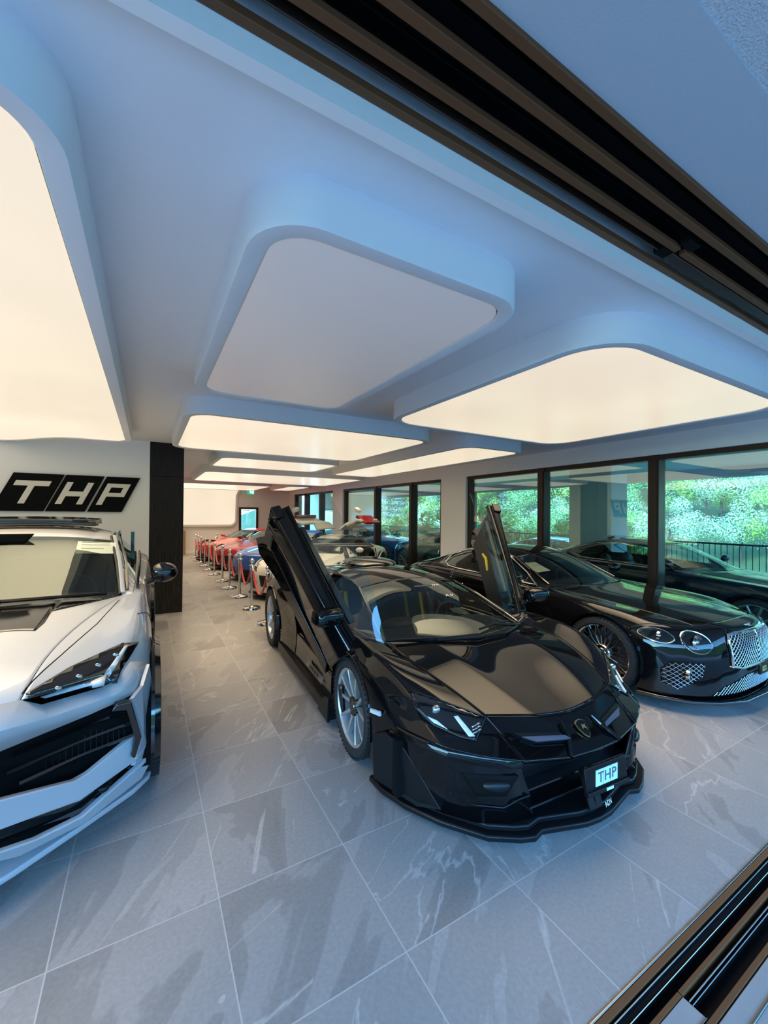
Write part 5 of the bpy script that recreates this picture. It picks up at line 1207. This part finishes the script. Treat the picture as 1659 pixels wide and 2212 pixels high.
# ------------------------------------------------------------------ further cars
def rows_mod(fn,rows=GT_ROWS): return [[fn(*p) for p in r] for r in rows]
def simple_car(name,label,nose,deg,P,fn=None,L=1.0,lampc=((.66,.2,.56,.15,.05),),grille=((-.35,.30),(.35,.45)),rim='twin5',rimc=None,glass_m=None,levels=3,arch=None,fin=False,intakes=True,interior=True,part=gt_part,lip=True,detail=False,wheels=(1,-1)):
    a=R(deg); t=thing(name,label,'car',(nose[0],nose[1],nose[2] if len(nose)>2 else 0),-a)
    fn=fn or (lambda x,y,z:(x,y,z)); rows=rows_mod(fn); arch=arch or ((.90,.335,.37,.6),(fn(0,3.75,0)[1],.34,.375,.6))
    co,out,obs,sk=gt_body(t,P,rows=rows,arch=list(arch),glass_m=glass_m,levels=levels,part=part)
    F=(0,1,-.05); rc=rimc or M['silver']
    for s in (1,-1):
        for ar in arch:
            arch_lip(ar[0],ar[1],ar[2],s*.975,n=20).build('arch_edge',P,t,smooth=True); liner(ar[0],ar[1],ar[2],s*.95,n=14).build('wheel_well',M['black_matt'],t)
            if s in wheels: wheel(t,(s*.855,ar[0],ar[1]),ar[1],.27,ar[1]-.065,rim,s,rc,detail=False)
        zr=lambda y,k: fn(0,y,k)[2]
        for c in lampc:
            x,y,z,w,h=c; lp=sk.panel([sx_([(x-w,y,z-h),(x+w*.6,y,z-h*.6),(x+w,y,z+h*1.2),(x-w*.2,y,z+h)],s)],F,'headlamp',M['gloss_black'],t,off=.006,th=.02)
            hh,n=sk.hit((s*(x+w*.2),y,z),F); MB().ell(tuple(hh+Vector((0,-.004,0))),(h*.8,.012,h*.5),12,8).build('projector',M['led'],lp,smooth=True)
        wt=[fn(*p) for p in ((.80,1.80,.868),(.62,2.36,1.145),(.60,2.75,1.212),(.575,3.25,1.182),(.60,3.62,1.07),(.80,3.45,.92),(.815,2.75,.895),(.815,2.35,.885),(.80,1.80,.868))]
        MB().tube([(s*x,y,z) for x,y,z in wt],.008,6).build('window_trim',M['gloss_black'],t,smooth=True)
        p=fn(1.0,1.90,.95); mo=MB().ell((s*p[0],p[1],p[2]),(.10,.06,.06),14,8).build('mirror',P,t,smooth=True)
        MB().tube([(s*(p[0]-.05),p[1],p[2]-.03),(s*(p[0]-.14),p[1]+.03,p[2]-.09)],.02,6).build('mirror_arm',M['gloss_black'],mo)
        sk.line([fn(s*.89,.60,.72),fn(s*.9,1.6,.83)] if False else [(s*.955,1.70,.16),(s*.955,1.72,.40),(s*.95,1.70,.62)],(-s,0,0),'door_seam',M['black_matt'],t,r=.004)
    (x0,z0),(x1,z1)=grille
    g=sk.panel([[(x0,.1,z0),(x1,.1,z0),(x1*1.15,.1,z1),(x0*1.15,.1,z1)]],F,'grille',M['satin_black'],t,off=.004,th=.02)
    if intakes:
        for s in (1,-1): sk.panel([sx_([(.52,.1,.20),(.80,.3,.20),(.84,.3,.34),(.56,.1,.36)],s)],F,'air_intake',M['satin_black'],t,off=.004,th=.02)
    if lip: MB().prism([(-.93,.45),(-.80,.18),(-.5,.02),(0,-.05),(.5,.02),(.80,.18),(.93,.45),(.8,.6),(-.8,.6)],.10,.125).build('front_lip',M['satin_black'],t,bevel=.006)
    MB().box2((-.82,.45,.13),(.82,4.3,.2)).build('underbody',M['black_matt'],t)
    if interior:
        MB().box2((-.78,1.75,.2),(.78,3.6,.3)).box2((-.75,1.75,.3),(.75,2.05,fn(0,1.9,.84)[2]-.02)).build('cabin_floor',M['cabin'],t)
        for x in (-.36,.36): seat(t,x,2.75,.34,M['cabin'],h=.62)
        steering(t,-.36 if False else .36,2.2,fn(0,2.2,.78)[2],M['cabin'])
    if fin: h,n=sk.hit((0,3.35,1.6),(0,0,-1),back=.5); MB().prism([(3.22,h.z-.01),(3.42,h.z-.01),(3.40,h.z+.02),(3.30,h.z+.055)],-.015,.015,'x').build('roof_antenna',M['satin_black'],t,bevel=.006)
    return t,co,out,obs,sk
RED=paint('red_paint',(.26,.006,.006),rough=.3); RED2=paint('orange_red_paint',(.42,.03,.012),rough=.3)
BLUE=paint('blue_paint',(.02,.10,.42),rough=.3); CREAM=paint('cream_white_paint',(.72,.70,.64),rough=.4)
DNAVY=paint('dark_navy_paint',(.006,.010,.022),rough=.25); SILVER=paint('silver_grey_paint',(.30,.33,.35),rough=.3,metal=.5); STEELBLUE=paint('steel_blue_paint',(.03,.10,.25),rough=.25)
low=lambda k,hood=0: (lambda x,y,z: (x*.96,y if y<1 else 1+(y-1)*.925,(z*k if z>.5 else z)-(hood*max(0,1-abs(y-.5)/1.3) if z>.55 else 0)))
simple_car('roadster_car','bright blue sports car with a short curved bonnet behind the red rope','blue' and (2.22,10.35),48,BLUE,fn=low(.96,.03),lampc=((.66,.2,.60,.12,.06),),grille=((-.30,.16),(.30,.30)))
simple_car('sports_car','dark red sports coupe with vented bonnet between the blue and the orange red cars',(2.05,12.75),48,RED,fn=low(.93,.04),lampc=((.70,.3,.58,.16,.05),),grille=((-.50,.20),(.50,.44)))
simple_car('sports_car','orange red sports car farthest back, nearest the glowing wall panel',(1.90,15.45),48,RED2,fn=low(.88,.05),lampc=((.70,.3,.55,.15,.06),),grille=((-.40,.18),(.40,.30)))
# white coupe with roof hinged doors raised like wings
def gull_part(i,j):
    p=gt_part(i,j)
    if i in (8,9,10) and j in (2,3,4): return 'wing_door'
    if i in (9,10) and j==1: return 'wing_roof'
    if i==11 and j==2: return 'side_window'
    return p
t,co,out,obs,sk=simple_car('gullwing_car','cream white coupe with both roof hinged doors raised like wings behind the black supercar',(2.18,7.80),48,CREAM,fn=low(.94,.02),part=gull_part,lampc=((.70,.25,.60,.11,.07),),grille=((-.42,.26),(.42,.48)),interior=True,rimc=M['dark_chrome'])
for k in list(bpy.data.objects):
    if k.parent==t and (k.name.startswith('wing_door') or k.name.startswith('wing_roof')): bpy.data.objects.remove(k)
for s in (1,-1):
    hv=Vector((s*.10,0,1.17)); xf=Matrix.Translation(hv)@Matrix.Rotation(-s*R(58),4,'Y')@Matrix.Translation(-hv)
    d=grab(co,out,[('wing_door',s),('wing_roof',s)],gap=.004)
    bm=None
    xs=[(p[0],p[1],p[2]) for p in d.v]; d.v=[tuple(xf@Vector(p)) for p in xs]
    do=shell(d,'door',CREAM,t,solid=.05); 
    ip=MB().prism([(2.05,.55),(3.05,.55),(3.05,.86),(2.05,.86)],s*.90,s*.84,'x',xf=xf); ip.build('door_lining',M['red_lamp'],do,bevel=.01)
    MB().ell((0,0,0),(.06,.10,.09),14,8,xf@Matrix.Translation((s*1.02,2.05,.90))).build('door_mirror',CREAM,do,smooth=True)
    MB().tube([(s*.90,2.0,.62),(s*.94,2.02,.30),(s*.93,2.5,.22),(s*.93,3.05,.22),(s*.95,3.12,.45),(s*.88,3.15,.84)],.018,8).build('door_frame',M['gloss_black'],t,smooth=True)
    MB().box2((min(s*.80,s*.9),2.02,.15),(max(s*.80,s*.9),3.1,.30)).build('door_sill',CREAM,t,bevel=.02)
# cars on the terrace outside
simple_car('saloon_car','dark navy car with shark fin aerial parked on the terrace outside the nearest window',(7.72,1.25,-.02),0,DNAVY,fn=lambda x,y,z:(x*.95,y,z*1.04+(.03 if z>.9 else 0)),fin=True,glass_m=glass('outside_car_glass',(.85,.92,.90),1.5))
simple_car('coupe_car','low pale silver sports car by the railing, behind the outside pillar',(10.0,4.9,-.02),0,SILVER,fn=low(.90,.03),glass_m=bpy.data.materials['outside_car_glass'])
simple_car('coupe_car','dark grey coupe on the terrace seen through the middle window pane',(7.75,6.95,-.02),0,paint('graphite_paint',(.03,.035,.045),rough=.25),fn=low(.98),glass_m=bpy.data.materials['outside_car_glass'])
simple_car('hatchback_car','blue car on the terrace behind the dark grey coupe, beyond the raised white door',(7.75,12.0,-.02),0,STEELBLUE,fn=lambda x,y,z:(x*.95,y,z*1.08 if z>.5 else z),glass_m=bpy.data.materials['outside_car_glass'])
# ------------------------------------------------------------------ posts and ropes
M['rope']=noisy(mat('red_velvet_rope',(.45,.006,.008),.75,sheen=.4),80,.2)
def post():
    t=thing('rope_post','polished steel rope post','post',(0,0,0),0)
    MB().lathe([(0,.0),(.155,.0),(.16,.008),(.155,.03),(.12,.042),(.04,.05),(.03,.06),(0,.06)],36).build('base',M['chrome'],t,smooth=True,ang=40)
    MB().lathe([(.0,.05),(.0235,.05),(.0235,.74),(0,.74)],20).build('pole',M['chrome'],t,smooth=True,ang=40)
    MB().lathe([(0,.735),(.030,.735),(.030,.765),(.05,.77),(.05,.778),(.026,.783),(.018,.80),(.022,.815),(.014,.825),(0,.825)],20).build('rope_ring',M['chrome'],t,smooth=True,ang=40)
    MB().ell((0,0,.858),(.040,.040,.040),20,14).build('ball_finial',M['chrome'],t,smooth=True)
    return t
PY=[(1.62,6.35),(1.62,7.48),(1.63,8.63),(1.62,9.75),(1.63,10.84),(1.61,12.08),(1.61,13.18),(1.61,14.24),(1.59,15.23),(1.58,16.1),(1.58,16.95),(2.45,17.75)]
pw=['half hidden behind the black supercar rear wheel','in front of the white winged coupe','at the near end of the blue car','at the far end of the blue car','just past the blue car, by the dark red car','beside the dark red car headlamp','at the gap between the two red cars','before the orange red car','beside the orange red car nose','next to last in the straight row','last in the straight row','set back alone behind the orange red car']
p0=post()
for i,(x,y) in enumerate(PY):
    o=p0 if i==0 else copy_tree(p0)
    o.location=(x,y,0); o['label']='polished steel rope post '+pw[i]; o['group']='steel rope posts along the aisle'; o.rotation_euler=(0,0,.3*i)
for i in range(len(PY)-1):
    a=Vector((*PY[i],.765)); b=Vector((*PY[i+1],.765)); d=(b-a).normalized(); a=a+d*.045; b=b-d*.045; n=18; sag=.40
    pts=[a.lerp(b,k/n)-Vector((0,0,sag*(1-(2*k/n-1)**2))) for k in range(n+1)]
    t=thing('barrier_rope','','rope',tuple(a)); t['label']='red rope hanging from the post '+pw[i]; t['group']='red ropes along the aisle'
    pts=[p-a for p in pts]
    MB().tube(pts[1:-1],.018,10).build('rope',M['rope'],t,smooth=True)
    MB().tube(pts[:2],.014,8).tube(pts[-2:],.014,8).build('hook',M['chrome'],t,smooth=True)
